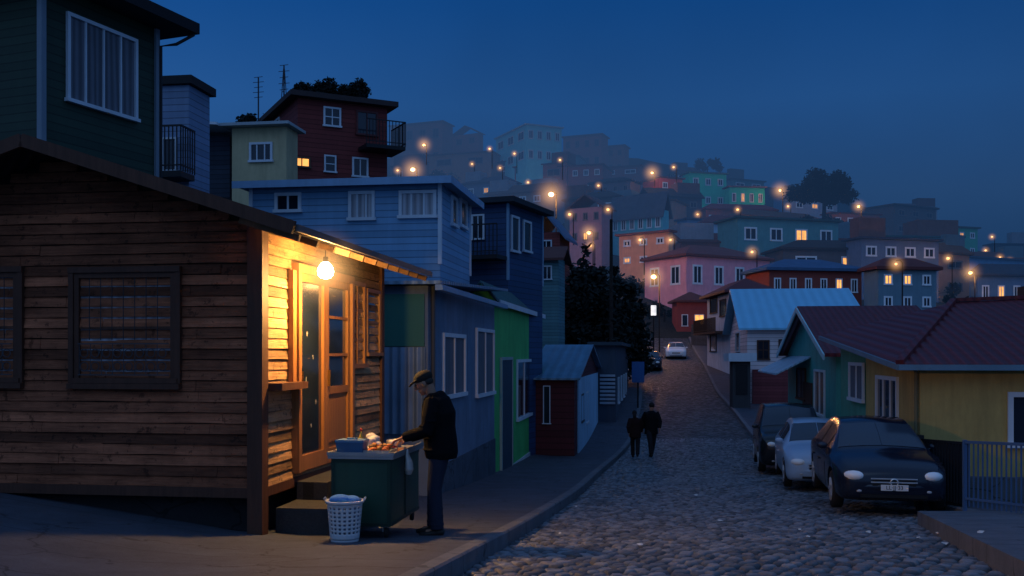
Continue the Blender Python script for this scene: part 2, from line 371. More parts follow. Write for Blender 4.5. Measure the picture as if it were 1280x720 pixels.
def cobbles():
    ys=[6.2]
    while ys[-1]<39: ys.append(ys[-1]+max(.016,.0023*ys[-1]))
    ys=np.array(ys); nc=290; a=np.array([kl(y)+.01 for y in ys]); b=np.array([kr(y)-.01 for y in ys]); zc=np.array([zr(y) for y in ys])
    u=np.linspace(0,1,nc); X=a[:,None]+(b-a)[:,None]*u[None,:]; Y=np.repeat(ys[:,None],nc,1)
    Z=zc[:,None]+.06*(1-((X-(a+b)[:,None]/2)/3.4)**2)-.06
    xs=X-.15*Y; yy=Y+.15*X+.04*np.sin(X*1.7)+.05*np.sin(Y*.9+X)
    xs=xs+.04*np.sin(Y*1.3)
    cx,cy=.155,.19
    hsh=lambda i,j,k: np.modf(np.abs(np.sin(i*127.1+j*311.7+k*74.7)*43758.5453))[0]
    iy=np.floor(yy/cy); F1=np.full(X.shape,9.); F2=F1.copy(); rn=np.zeros(X.shape); r2=np.zeros(X.shape)
    for dj in(-1,0,1):
        row=iy+dj; off=.5*np.mod(row,2); ix=np.floor(xs/cx-off)
        for di in(-1,0,1):
            c=ix+di; px=(c+off+.5+.55*(hsh(c,row,1)-.5))*cx; py=(row+.5+.5*(hsh(c,row,2)-.5))*cy
            d=np.sqrt((xs-px)**2+((yy-py)*.9)**2); r=hsh(c,row,3); q=hsh(c,row,4)
            m=d<F1; F2=np.where(m,F1,np.minimum(F2,d)); rn=np.where(m,r,rn); r2=np.where(m,q,r2); F1=np.where(m,d,F1)
    e=np.clip((F2-F1)/.075,0,1); h=1-(1-e)**2.2
    Z=Z+.058*h-.046+(r2-.5)*.016*h+.005*np.sin(X*2.1+Y*.7)*np.sin(Y*1.1)
    vs=np.stack([X,Y,Z],-1).reshape(-1,3); n=len(ys); I=(np.arange(n-1)[:,None]*nc+np.arange(nc-1)[None,:]).reshape(-1)
    fs=np.stack([I,I+1,I+nc+1,I+nc],-1); me=D.meshes.new('cobblestones'); me.vertices.add(len(vs)); me.vertices.foreach_set('co',vs.ravel().astype(np.float32))
    me.loops.add(len(fs)*4); me.loops.foreach_set('vertex_index',fs.ravel().astype(np.int32)); me.polygons.add(len(fs)); me.polygons.foreach_set('loop_start',(np.arange(len(fs))*4).astype(np.int32)); 
    try: me.polygons.foreach_set('loop_total',np.full(len(fs),4,np.int32))
    except Exception: pass
    me.update(calc_edges=True); me.polygons.foreach_set('use_smooth',np.ones(len(fs),bool))
    at=me.attributes.new('cob','FLOAT_COLOR','POINT'); at.data.foreach_set('color',np.stack([h,rn,r2,np.ones_like(h)],-1).ravel().astype(np.float32))
    me.materials.append(mat('cobblestone',(.145,.15,.165),.5,'cobn',spec=.5,var=.35,bump=.35)); o=D.objects.new('cobblestones',me); COL.objects.link(o); tag(o,kind='structure')
cobbles()
pvm=mat('pavement_concrete',(.062,.070,.092),.75,'concrete',var=.4)
tag(sheet('pavement_left',pvm,RY,lambda Y:[kl(Y)-8+7.85*i/12 for i in range(13)],pav),kind='structure')
tag(sheet('pavement_right',pvm,RY[18:],lambda Y:[kr(Y)+.15+i*.4 for i in range(6)],lambda X,Y:zr(Y)+.12),kind='structure')
kbm=mat('kerb_stone',(.12,.13,.15),.75,'concrete',var=.4)
def kerb(name,fx,sgn,Ys):
    mb=MB()
    for Y in Ys:
        x=fx(Y); z=zr(Y); mb.v+=[(x,Y,z-.1),(x,Y,z+.11),(x+sgn*.02,Y,z+.128),(x+sgn*.155,Y,z+.128),(x+sgn*.155,Y,z)]
    for j in range(len(Ys)-1):
        for i in range(4): mb.f.append((j*5+i,j*5+i+1,j*5+5+i+1,j*5+5+i))
    tag(mb.build(name,kbm),kind='structure')
kerb('kerb_left',kl,-1,RY); kerb('kerb_right',kr,1,RY[18:])
mb=MB(); a=(5.7,14.0);b=(4.0,8.);c=(3.2,5.)
tp=[(a[0],a[1]),(b[0],b[1]),(c[0],c[1]),(12,5),(12,8),(12,14.0)]
mb.solid([(x,y,zr(y)+.17) for x,y in tp],[(0,1,4,5),(1,2,3,4)],.5)
tag(mb.build('pavement_slab',kbm),kind='structure')

# ------------------------------------------------------------ the wooden house
BH=.112
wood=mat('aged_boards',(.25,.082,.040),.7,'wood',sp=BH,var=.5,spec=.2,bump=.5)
woodl=mat('lamplight_painted_boards',(.32,.18,.085),.65,'wood',sp=BH,var=.35,spec=.25,bump=.5)  # lighter copy of the boards, lamplight put into the colour
woodt=mat('timber_trim',(.085,.034,.02),.65,'grain',var=.3)
woodd=mat('varnished_door_wood',(.28,.12,.04),.4,'grain',var=.3,spec=.5)
roofd=mat('dark_roof_felt',(.03,.025,.027),.85,'corr',sp=.2)
W=House('wooden_house','brown weatherboard house with lit doorway, in the left foreground beside the food cart','L',325,10.4,-160,475,275,610)
W.wall(mat('wall_core',(.02,.014,.01),.9),0.,('gy',.74))
def wood_boards():
    for face in('front','right'):
        mb=MB(); L=W.w if face=='front' else W.d; z=0.; bh=BH
        top=W.h+(.74 if face=='front' else 0)
        while z<top:
            z1=min(z+bh-.007,top); a,b=0.,L
            if z1>W.h: 
                q=(z1-W.h)/.74*(L/2); a,b=q,L-q
                if b-a<.1: break
            cuts=[a]
            x=a+random.uniform(1.2,3.)
            while x<b-.4: cuts.append(x); x+=random.uniform(1.8,3.2)
            cuts.append(b)
            for c0,c1 in zip(cuts,cuts[1:]):
                c1-=.005; n=max(2,int((c1-c0)/.22)); ph=random.random()*9; tl=random.uniform(-.006,.008)
                A=[];fs=[]
                for i in range(n+1):
                    c=c0+(c1-c0)*i/n; w=.006*mnoise.noise(Vector((c*1.7,z*9,ph))); o0=.03+tl+random.uniform(-.003,.003)+w*1.5
                    A+=[W.fpt(face,c,z+w*1.4,0),W.fpt(face,c,z+w*1.4,o0),W.fpt(face,c,z1+w,.012),W.fpt(face,c,z1+w,0)]
                for i in range(n):
                    for k in range(3): q=i*4+k; fs.append((q,q+4,q+5,q+1))
                fs+=[(0,1,2,3),(n*4,n*4+3,n*4+2,n*4+1)]
                mb.add(A,fs)
            z+=bh
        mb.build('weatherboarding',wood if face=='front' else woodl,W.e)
wood_boards()
MB().box(.12,W.w-.12,.12,W.d-.1,-1.2,-.0).build('foundation',mat('dark_footing',(.018,.018,.02),.9,'concrete'),W.e)
MB().box(-.1,W.w+.03,-.07,0,-.1,.0).build('sill_beam',woodt,W.e)
MB().box(W.w-.002,W.w+.05,0,W.d,-.1,0).build('sill_beam',woodt,W.e)
rf=W.roof(roofd,('gy',.74),.62,.06)
w2=W.w/2; ov=.62; sl=.74/w2; e=W.h-ov*sl
for a,b in(((-ov,-ov-.03,e+.03),(w2,-ov-.03,W.h+.74+.03)),((W.w+ov,-ov-.03,e+.03),(w2,-ov-.03,W.h+.74+.03))):
    MB().bar(a,b,.04,.13).build('bargeboard',woodt,rf)
for i in range(11):
    y=-.45+i*(W.d+.9)/10
    MB().bar((W.w-.02,y,W.h-.055),(W.w+ov-.02,y,e-.05),.05,.075).build('rafter',mat('rafter_wood',(.22,.12,.06),.7,'grain'),W.e)
MB().bar((W.w+ov+.02,-ov,e+.03),(W.w+ov+.02,W.d+ov,e+.03),.03,.07).build('gutter',mat('gutter_metal',(.12,.12,.12),.4,metal=.5),rf)
MB().solid([(W.w-.0,-ov+.02,W.h-.012),(W.w+ov-.02,-ov+.02,e-.008),(W.w+ov-.02,W.d+ov-.02,e-.008),(W.w-.0,W.d+ov-.02,W.h-.012)],[(0,1,2,3)],.012).build('soffit',mat('soffit_boards',(.6,.5,.35),.7,'grain'),rf)
MB().box(W.w-.11,W.w+.055,-.075,.09,-1.0,W.h-.02).build('corner_post',woodt,W.e)
MB().box(W.w-.05,W.w+.06,W.d-.1,W.d+.03,-.9,W.h-.02).build('corner_post',woodt,W.e)
pane_bar=mat('curtained_pane',(.40,.42,.47),.55,'curtain',spec=.3)
bari=mat('bar_iron',(.06,.06,.07),.5); bard=mat('bar_dark',(.03,.03,.035),.5)
for r in((96,341,222,479),(-60,341,26,478)):
    o=W.win('front',r,woodt,pane_bar,1,2,ft=.055)
    u0,u1,z0,z1=W.rect('front',*r); mb=MB(); n=8
    for i in range(1,n):
        u=u0+.06+(u1-u0-.12)*i/n; mb.bar((u,-.070,z0+.46),(u,-.070,z1-.06),.007)
    mb.build('window_bars',bard,o)
    mb=MB()
    for z in (z0+.09,z0+.42): mb.bar((u0+.06,-.076,z),(u1-.06,-.076,z),.012)
    for i in range(n):
        u=u0+.07+(u1-u0-.14)*(i+.5)/n
        mb.bar((u-.06,-.07,z0+.09),(u-.06,-.07,z0+.42),.006)
        for zc_,rr in((z0+.18,.045),(z0+.32,.045)):
            mb.tube([(u+rr*math.cos(q),-.078,zc_+rr*math.sin(q)) for q in [j*math.pi/5 for j in range(11)]],.0055,5)
    mb.build('window_grille',bari,o)
    m2=MB(); W.fb(m2,'front',u0-.06,u1+.06,z1,z1+.06,.02,.08); m2.build('lintel',woodt,o)
    m2=MB(); W.fb(m2,'front',u0-.06,u1+.06,z0-.06,z0-.003,.02,.1); m2.build('sill',woodt,o)
    for q0,q1 in((u0-.06,u0-.003),(u1+.003,u1+.06)):
        m2=MB(); W.fb(m2,'front',q0,q1,z0,z1,.02,.07); m2.build('casing',woodt,o)
u0,u1,z0,z1=W.rect('right',366,348,431,580); z0=max(z0,.02); um=(u0+u1)/2
mb=MB(); W.fb(mb,'right',u0-.09,u0,z0,z1+.1,.0,.11); W.fb(mb,'right',u1,u1+.09,z0,z1+.1,.0,.11); W.fb(mb,'right',u0,u1,z1,z1+.1,.0,.11); mb.build('door_frame',woodd,W.e)
def leaf(a,b,glassy,nm):
    mb=MB(); fw=.09; W.fb(mb,'right',a,a+fw,z0,z1,.02,.075);W.fb(mb,'right',b-fw,b,z0,z1,.02,.075);W.fb(mb,'right',a+fw,b-fw,z1-fw,z1,.02,.075);W.fb(mb,'right',a+fw,b-fw,z0,z0+.18,.02,.075)
    zm=z0+.85
    if not glassy:
        W.fb(mb,'right',a+fw,b-fw,zm,zm+.09,.02,.075); W.fb(mb,'right',a+fw,b-fw,z0+.18,zm,.02,.045)
        W.fb(mb,'right',a+fw+.05,b-fw-.05,z0+.25,zm-.07,.045,.06)
        for q in(.33,.66): zz=zm+(z1-zm)*q; W.fb(mb,'right',a+fw,b-fw,zz,zz+.035,.02,.07)
    o=mb.build('door',woodd,W.e)
    p=MB(); W.fb(p,'right',a+fw,b-fw,zm+.09 if not glassy else z0+.18,z1-fw,.03,.04); p.build('pane',glass,o)
    h=MB(); W.fb(h,'right',a+.03,a+.05,z0+.95,z0+1.15,.075,.11) ; h.build('handle',mat('brass',(.5,.33,.1),.3,metal=1),o)
    if glassy:
        for i in range(5):
            u=a+fw+.06+random.random()*(b-a-2*fw-.16); zz=z0+.5+i*.27; c=W.fpt('right',u,zz,.043); g=MB(); g.ell(c,(.003,random.uniform(.015,.025),random.uniform(.02,.04)),10,6); g.build('sticker',mat('pale_sticker',(.2,.2,.18),.6),o)
leaf(u0+.005,um-.003,True,'a'); leaf(um+.003,u1-.005,False,'b')
W.win('right',(434,352,453,460),woodd,glass,2,3,ft=.06)
W.win('right',(455,362,472,445),woodd,glass,1,2,ft=.05)
a0,a1,q0,q1=W.rect('right',330,478,364,489); mb=MB(); W.fb(mb,'right',a0,a1,q0+.02,q1,.03,.2); mb.build('shelf',woodt,W.e)
a0,a1,q0,q1=W.rect('right',357,338,365,480); mb=MB(); W.fb(mb,'right',a0,a1-.09,q0,q1,.03,.09); mb.build('shutter',woodd,W.e)
st=mat('step_concrete',(.04,.04,.042),.85,'concrete')
g=pav(-2.,11)-W.zb
S=empty('doorstep',W.e.location,W.e.rotation_euler.z,'two worn dark concrete steps below the lit wooden doorway','steps')
MB().box(W.w+.06,W.w+.8,.28,1.75,g-.3,g+.32).build('lower_step',st,S)
MB().box(W.w+.06,W.w+.42,.9,2.5,g-.3,g+.52).build('upper_step',st,S)
LP=P(407,338,11.0)
lamp=empty('hanging_lamp',LP,0,'round glowing bulb hanging under the eave of the wooden house','lamp')
MB().lathe([(.03,.09),(.05,.075),(.08,.03),(.09,-.01),(.08,-.055),(.05,-.085),(.001,-.095)]).build('lamp_globe',mat('lit_glass',(1,.8,.5),.3,emit=(1,.62,.24),es=110),lamp,True)
MB().tube([(0,0,.085),(0,0,.15)],.03,10).tube([(0,0,.15),(0,0,.33)],.006,6).build('lamp_holder',dark,lamp)
MB().ell((0,0,0),(.6,.6,.6),20,12).build('glow_halo',mist('mist_lamp',.6,3.,(1,.55,.2)),lamp)  # added glow ball, painted halo around the bulb
def plight(loc,e,col=(1,.5,.16),r=.08):
    l=D.lights.new('lamp_or_fill_light','POINT'); l.energy=e; l.color=col; l.shadow_soft_size=r; o=D.objects.new('lamp_or_fill_light',l); COL.objects.link(o); o.location=loc; return o
l=plight((.14,.15,-.22),260,(1,.53,.15),.09); l.parent=lamp

# ------------------------------------------------------------ left side houses
def fascia(H,m,ov,t,z=0):
    MB().box(-ov-.02,H.w+ov+.02,-ov-.025,-ov-.002,H.h-.05+z,H.h+t+.03+z).build('fascia',m,H.e)
    MB().box(H.w+ov+.002,H.w+ov+.025,-ov,H.d+ov,H.h-.05+z,H.h+t+.03+z).build('fascia',m,H.e)
G=House('green_house','dark green weatherboard house with white window looming top left','L',52,16,-120,195,-25,215,th=-21.5)
G.wall(mat('dark_green_siding',(.022,.042,.026),.6,'siding',sp=.14),5); G.roof(mat('dark_slate',(.015,.015,.018),.8),('flat',),.55,.2)
G.corner(mat('dim_white',(.2,.25,.3),.6),.1); G.win('right',(82,32,170,140),white,curt,4,1,ft=.06)
MB().box(0,G.w,-.04,-.002,-.2,-.05).build('trim_board',white,G.e)
MB().tube([(G.w+.5,G.d+.45,G.h-.02),(G.w+.3,G.d+.2,G.h-.25),(G.w+.06,G.d+.06,G.h-.3),(G.w+.06,G.d+.06,0)],.03,8).build('downpipe',dark,G.e)

N=House('narrow_house','narrow pale blue house with black balcony squeezed behind the dark green house','L',236,24,175,262,106,222)
N.wall(mat('pale_blue_siding',(.17,.24,.36),.6,'siding',sp=.16),6); N.roof(mat('black_roof',(.02,.02,.022),.8),('flat',),.12,.2)
mb=MB(); rail(mb,[(-.3,-.7,.05),(N.w+.15,-.7,.05),(N.w+.15,0,.05)],1.05,.1); mb.box(-.3,N.w+.15,-.72,0,-.1,.04)
mb.build('balcony',dark,N.e); N.win('front',(203,172,222,215),white,glass,1,1)

Ye=House('yellow_house','small pale yellow house with white window below the dark red house','L',358,31,290,372,158,224)
Ye.wall(mat('yellow_render',(.50,.42,.24),.8,'plaster'),7); Ye.win('front',(312,178,341,203),white,glass,3,1)
MB().box(-.25,Ye.w+.2,-.35,Ye.d+.2,Ye.h+.01,Ye.h+.1).build('roof',mat('pale_edge',(.35,.4,.42),.6),Ye.e)
yo=empty('porch_shed',Ye.e.location,Ye.e.rotation_euler.z,'dark shed with sloping white edged roof left of the pale yellow house','shed')
MB().box(-2.5,-.3,.5,2.2,-5,Ye.h-.1).build('wall',mat('dark_blue_wall',(.03,.04,.06),.8,'siding'),yo)
MB().solid([(-2.9,-.5,Ye.h+.3),(-.28,-.5,Ye.h+.1),(-.28,2.5,Ye.h+.1),(-2.9,2.5,Ye.h+.3)],[(0,1,2,3)],.08).build('roof',white,yo)
MB().tube([(-2.,-.3,-.6),(-1.7,-.3,.3),(-1.6,-.3,1.4)],.04,8).build('downpipe',white,yo)
MB().solid([(-2.8,-1.4,-.9),(-.0,-1.2,-1.2),(-.0,.4,-.5),(-2.8,.4,-.2)],[(0,1,2,3)],.1).build('lean_to_roof',dark,yo)

Rd=House('red_house','tall dark red three storey house with flat roof and corner balcony on the upper left','R',372,38,484,334,122,224,th=26.8)
redw=mat('dark_red_siding',(.18,.030,.026),.7,'siding',sp=.18)
Rd.wall(redw,8); Rd.roof(mat('brown_slab',(.05,.035,.035),.8),('flat',),.35,.2)
Rd.win('front',(404,134,426,159),white,glass,2,2); Rd.win('front',(445,139,472,170),mat('maroon_frame',(.12,.03,.03),.6),glass,2,1)
Rd.win('front',(366,196,388,210),mat('brown_frame',(.1,.05,.03),.6),litw,2,1,label='lit orange window'); Rd.win('front',(405,194,420,216),white,glass,1,2); Rd.win('front',(440,197,460,222),white,glass,2,1)
Rd.win('left',(341,150,350,165),white,glass,1,1)
mb=MB(); u=Rd.w; z=Rd.face('front',482,188)[1]; rail(mb,[(u-1.2,-1.,z),(u+.4,-1.,z),(u+.4,.6,z)],.95,.13); mb.box(u-1.2,u+.4,-1,.6,z-.14,z); mb.build('balcony',dark,Rd.e)

LB=House('light_blue_house','long light blue weatherboard house with three white windows above the wooden house roof','L',550,22,314,587,229,330)
LB.wall(mat('light_blue_siding',(.17,.34,.52),.6,'siding',sp=.15,var=.25),5); LB.roof(mat('grey_roof_edge',(.2,.24,.3),.7),('flat',),.3,.08)
for r,nx in(((344,241,377,266),2),((436,239,469,276),3),((499,238,546,273),3)): LB.win('front',r,white,[glass,curt_l][r[0]>430],nx,1)
for r in((563,246,570,284),(574,250,582,286)): LB.win('right',r,white,glass,1,1)
LB.corner(white,.08); fascia(LB,mat('blue_fascia',(.26,.42,.6),.6),.3,.08)

NV=House('navy_house','navy blue two storey house with white trimmed side windows, right of the light blue house','L',635,30,585,678,254,350,th=-22)
NV.wall(mat('navy_siding',(.022,.058,.14),.6,'siding',sp=.17),6); NV.roof(mat('black_roof2',(.03,.035,.045),.8),('flat',),.3,.16); NV.corner(mat('pale_blue_trim',(.22,.36,.5),.6),.07)
for r in((638,270,648,316),(653,276,663,316)): NV.win('right',r,white,glass,1,1)
NV.win('front',(590,268,606,300),white,glass,2,1)
mb=MB(); z=NV.face('front',600,322)[1]; rail(mb,[(-.6,-.8,z),(1.3,-.8,z)],.9,.12); mb.box(-.6,1.3,-.8,0,z-.12,z); mb.build('balcony',dark,NV.e)

GB=House('grey_blue_house','grey blue street house with two tall white windows, next door to the wooden house','L',535,17.9,430,618,357,604)
GB.wall(mat('grey_blue_render',(.15,.205,.29),.75,'plaster',var=.45),1.2); 
GB.roof(mat('blue_metal_roof',(.20,.32,.45),.45,'corr',sp=.2,metal=.2),('sf',.35),.3,.06)
u0,u1,z0,z1=GB.rect('front',440,368,531,433); mb=MB(); GB.fb(mb,'front',u0,u1,z0,z1,.005,.05); mb.build('green_panel',mat('green_board',(.035,.16,.13),.6,'plain',var=.2),GB.e)
u0,u1,z0,z1=GB.rect('front',440,434,533,542); n=100; vs=[];fs=[]
for i in range(n+1):
    x=u0+(u1-u0)*i/n; yy=-.07-.025*math.sin((u1-u0)*i/n*42); vs+=[(x,yy,z0),(x,yy,z1)]
for i in range(n): fs.append((2*i,2*i+2,2*i+3,2*i+1))
MB().add(vs,fs).build('corrugated_sheet',mat('galvanised',(.20,.28,.38),.5,metal=.2,var=.6),GB.e)
for r in((552,417,580,497),(594,411,616,495)): GB.win('right',r,white,curt,2,1,ft=.08)
MB().box(GB.w+.002,GB.w+.03,0,GB.d,-1,.2).build('plinth',mat('plinth_grey',(.07,.09,.12),.9,'concrete'),GB.e)
MB().tube([(GB.w+.06,.15,GB.h),(GB.w+.06,.15,-.2)],.04,8).build('downpipe',mat('pipe_dark',(.05,.06,.07),.6),GB.e)
MB().box(GB.w+.2,GB.w+.33,-.3,GB.d+.1,GB.h-.1,GB.h).build('gutter',mat('gutter_blue',(.22,.34,.48),.5),GB.e)

GR=House('bright_green_house','bright green street house with white base, below the navy house','L',618,25.1,585,675,374,592)
GR.wall(mat('bright_green_render',(.08,.46,.13),.75,'plaster',var=.3),1.5,('gy',.4)); GR.roof(mat('teal_roof',(.05,.13,.13),.6,'corr'),('gy',.4),.15,.06)
GR.win('right',(645,449,663,523),white,glass,2,1,ft=.09)
u0,u1,z0,z1=GR.rect('right',625,450,638,592); mb=MB(); GR.fb(mb,'right',u0,u1,z0,z1,.003,.05); d_=mb.build('door',mat('door_green',(.03,.06,.09),.6,'grain'),GR.e); mb=MB(); GR.fb(mb,'right',u0-.08,u0,z0,z1,.003,.07);GR.fb(mb,'right',u1,u1+.08,z0,z1,.003,.07);GR.fb(mb,'right',u0-.08,u1+.08,z1,z1+.08,.003,.07); mb.build('frame',mat('pipe_pale2',(.3,.4,.4),.6),d_)
MB().box(GR.w+.002,GR.w+.03,0,GR.d,-1.3,-.1).build('plinth',mat('plinth_white',(.5,.54,.56),.8,'plaster'),GR.e)
MB().box(GR.w+.15,GR.w+.18,-.15,GR.d+.15,GR.h-.16,GR.h-.02).build('fascia',white,GR.e)

CR=House('crimson_shed_house','low dark crimson house under a blue ribbed metal roof, left of the pavement','L',718,32,662,748,474,578)
CR.wall(mat('crimson_boards2',(.085,.012,.016),.7,'siding',sp=.2),1,('gx',1.1))
CR.roof(mat('ribbed_zinc',(.13,.27,.38),.4,'corrx',sp=.32,metal=.25,var=.45),('gx',1.1),.2,.06)
CR.win('front',(679,482,688,530),white,glass,1,1)
mb=MB(); CR.fb(mb,'right',1.1,CR.d,-1,CR.h,.005,.05); mb.build('side_wall',mat('light_blue_render',(.34,.54,.7),.75,'plaster'),CR.e)
CR.win('right',(2.2,3.3,1.1,2.1),mat('dark_frame',(.05,.05,.06),.6),glass,1,1,px=False,label='dark framed window'); CR.win('right',(4.4,5.6,.9,2.1),white,curt_l,1,1,px=False)

DB=House('long_dark_house','long dark slate coloured building with louvred vent at the dip of the street','L',770,43,742,785,432,548)
DB.wall(mat('slate_render',(.05,.07,.10),.8,'plaster'),2); DB.roof(mat('slate_roof',(.04,.06,.08),.8),('flat',),.25,.15)
u0,u1,z0,z1=DB.rect('front',750,466,769,505)
lv=MB()
for i in range(8): z=z0+(z1-z0)*i/8; DB.fb(lv,'front',u0,u1,z,z+(z1-z0)/14,.01,.09)
lv.build('louvre',mat('louvre_paint',(.35,.4,.46),.6),DB.e)
for i in range(4): DB.win('right',(1.5+i*3.2,2.6+i*3.2,1.4,2.6),white,glass,2,1,px=False)

SR=House('small_red_house','small red house with blue roof glimpsed left of the dark conifers','L',700,56,668,712,290,350,th=-15)
SR.wall(mat('brick_red',(.22,.05,.045),.8,'siding'),6); SR.roof(mat('blue_roof',(.1,.17,.27),.7),('gy',.9),.4,.15); SR.win('front',(676,300,690,320),white,glass,2,1)
S2=House('teal_backed_house','small teal house between the navy house and the conifers','L',698,47,672,706,322,372,th=-12)
S2.wall(mat('teal_wall',(.09,.2,.22),.8,'siding'),8); S2.roof(mat('rust_roof',(.12,.05,.045),.8),('gx',.5),.3,.12); S2.win('front',(678,332,690,350),white,glass,2,1)

# ------------------------------------------------------------ right side houses
YH=House('yellow_green_house','yellow and green house with dark red hipped roof at the right edge','R',1150,17.8,1500,1050,470,570)
ywall=mat('mustard_render',(.48,.33,.11),.8,'plaster',var=.4)
def yh():
    zf=(HY-456)/F*17.8-YH.zb; zr_=(HY-424)/F*26-YH.zb
    dd=YH.d; ds=4.77; zs=zf+(zr_-zf)*ds/dd; w=YH.w
    MB().add([(0,0,-1.5),(w,0,-1.5),(w,ds,-1.5),(0,ds,-1.5),(0,0,zf),(w,0,zf),(w,ds,zs),(0,ds,zs)],[(0,1,5,4),(1,2,6,5),(2,3,7,6),(3,0,4,7),(4,5,6,7),(0,3,2,1)]).build('wall',ywall,YH.e)
    MB().add([(0.02,ds+.004,-1.5),(w,ds+.004,-1.5),(w,dd,-1.5),(0.02,dd,-1.5),(.02,ds+.004,zs),(w,ds+.004,zs),(w,dd,zr_),(.02,dd,zr_)],[(0,1,5,4),(1,2,6,5),(2,3,7,6),(3,0,4,7),(4,5,6,7),(0,3,2,1)]).build('side_wall',mat('mint_render',(.08,.34,.24),.8,'plaster',var=.3),YH.e)
    ov=.45
    V=[(-ov,-ov,zf+.02),(w+1,-ov,zf+.02),(w+1,dd*.6,zf+1.5),(1.9,dd*.6,zf+1.35),(-ov,dd+.3,zr_+.1),(w+1,dd+.3,zr_+.1)]
    r=MB().solid(V,[(0,1,2,3),(0,3,4),(3,2,5,4)],.1).build('roof',mat('red_tiles',(.14,.02,.026),.5,'tile',var=.35,spec=.3),YH.e)
    MB().bar((-ov-.02,-ov-.02,zf-.04),(w+1,-ov-.02,zf-.04),.05,.1).build('fascia',mat('blue_fascia_dark',(.12,.22,.3),.6),r)
    MB().bar((-ov-.02,-ov,zf-.04),(-ov-.02,dd+.3,zr_+.04),.05,.1).build('fascia',MC['blue_fascia_dark'],r)
    MB().bar((-ov,-ov,zf+.05),(1.9,dd*.6,zf+1.4),.13,.08).build('ridge_cap',MC['red_tiles'],r)
    MB().bar((1.9,dd*.6,zf+1.4),(w+1,dd*.6,zf+1.53),.13,.08).build('ridge_cap',MC['red_tiles'],r)
    MB().box(3.4,3.8,dd*.6,dd*.66,zf+1.2,zf+1.7).build('chimney',mat('chimney_brick',(.08,.04,.035),.8),r)
    YH.win('left',(1097,470,1124,533),white,glass,3,1,ft=.08); YH.win('left',(1063,453,1081,502),white,curt,2,1,ft=.08)
    YH.win('front',(1259,490,1330,560),white,glass,3,1,ft=.09)
    MB().tube([(-.06,.05,zf-.1),(-.06,.05,-1)],.03,8).build('downpipe',mat('pipe_pale',(.2,.16,.08),.6),YH.e)
yh()
GG=House('mint_gable_house','teal green gabled house with dark red roof between the yellow house and the blue roof','R',1045,27.5,1190,985,442,590)
GG.wall(mat('teal_green_render',(.08,.36,.31),.8,'plaster',var=.3),1,('gx',1.45)); GG.roof(MC['red_tiles'],('gx',1.45),.35,.1)
o=.36; dd=GG.d; sl=1.45/(dd/2)
MB().bar((-o-.02,-o,GG.h-o*sl),(-o-.02,dd/2,GG.h+1.45),.04,.16).build('bargeboard',mat('pale_teal_trim',(.4,.65,.7),.6),GG.e); MB().bar((-o-.02,dd+o,GG.h-o*sl),(-o-.02,dd/2,GG.h+1.45),.04,.16).build('bargeboard',MC['pale_teal_trim'],GG.e)
GG.win('left',(1019,462,1032,520),white,glass,2,1); GG.win('left',(997,460,1008,500),woodt,curt,2,1)
u0,u1,z0,z1=GG.rect('left',1005,478,1016,560); mb=MB(); GG.fb(mb,'left',u0,u1,z0,z1,.003,.05); mb.build('door',woodt,GG.e)
u0,u1,z0,z1=GG.rect('left',985,445,1012,465); MB().solid([(-1.1,u0-.3,z0),(-1.1,u1+.2,z0),(-.01,u1+.2,z1),(-.01,u0-.3,z1)],[(0,1,2,3)],.05).build('awning',mat('pale_awning',(.35,.58,.72),.5,'corr'),GG.e)

PB=House('blue_roofed_house','cream house with bright pale blue metal roof on the right side of the street','R',934,50,1078,913,409,497)
PB.wall(mat('cream_pink_siding',(.78,.66,.66),.75,'siding',sp=.2,var=.15),2,('gx',2.2)); PB.roof(mat('sky_blue_metal_roof',(.24,.60,.80),.5,'corrx',sp=.5,var=.1,spec=.3,bump=.15),('gx',2.2),.45,.1)
PB.win('front',(946,425,962,450),woodt,glass,2,2); PB.win('front',(973,424,987,444),woodt,curt,1,2)
u0,u1,z0,z1=PB.rect('front',940,462,1000,498); mb=MB(); PB.fb(mb,'front',u0,u1,z0-.5,z1,.01,.35); mb.build('lower_storey',mat('maroon_boards',(.2,.045,.05),.8,'siding'),PB.e)
PB.win('left',(920,415,925,440),white,glass,1,1)
cg=House('carport','small dark garage with white canopy in front of the cream house','R',916,48,938,912,452,488,th=0,cat='garage')
cg.wall(mat('garage_dark',(.05,.05,.055),.8),1); cg.roof(white,('flat',),.25,.4); 
mb=MB(); cg.fb(mb,'front',.15,cg.w-.15,-.2,cg.h-.15,.005,.04); mb.build('garage_door',dark,cg.e)

WH=House('white_side_house','whitish two storey house with dark red roof and brown balcony beyond the blue roofed house','R',913,66,962,884,366,472,th=0)
WH.wall(mat('off_white_render',(.62,.62,.66),.8,'plaster'),3); WH.roof(mat('maroon_roof',(.14,.04,.045),.7),('hip',.9),.5,.15)
WH.win('left',(888,372,897,392),woodt,glass,1,1);WH.win('left',(900,374,908,396),woodt,glass,1,1);WH.win('left',(888,418,896,440),woodt,glass,1,1);WH.win('front',(925,378,940,395),woodt,glass,2,1)
mb=MB(); z=WH.face('left',890,416)[1]; mb.box(-1,0,0,WH.d,z-.15,z); rail(mb,[(-1,0,z),(-1,WH.d,z)],.9,.25,.02); mb.build('balcony',woodt,WH.e)
DR=House('maroon_house','dark red house with one orange lit window straight up the street','R',846,98,886,840,378,425,th=0)
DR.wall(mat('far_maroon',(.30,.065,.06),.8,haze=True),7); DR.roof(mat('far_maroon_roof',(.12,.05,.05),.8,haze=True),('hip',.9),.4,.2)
DR.win('front',(868,393,880,411),fwhite,flit,2,1,label='orange lit window'); DR.win('front',(852,393,860,408),fwhite,fglass,1,1)
rw=empty('retaining_wall',(P(864,0,90).x,90,zr(90)-1),R(-15),'dark stone retaining wall at the top right of the street','wall')
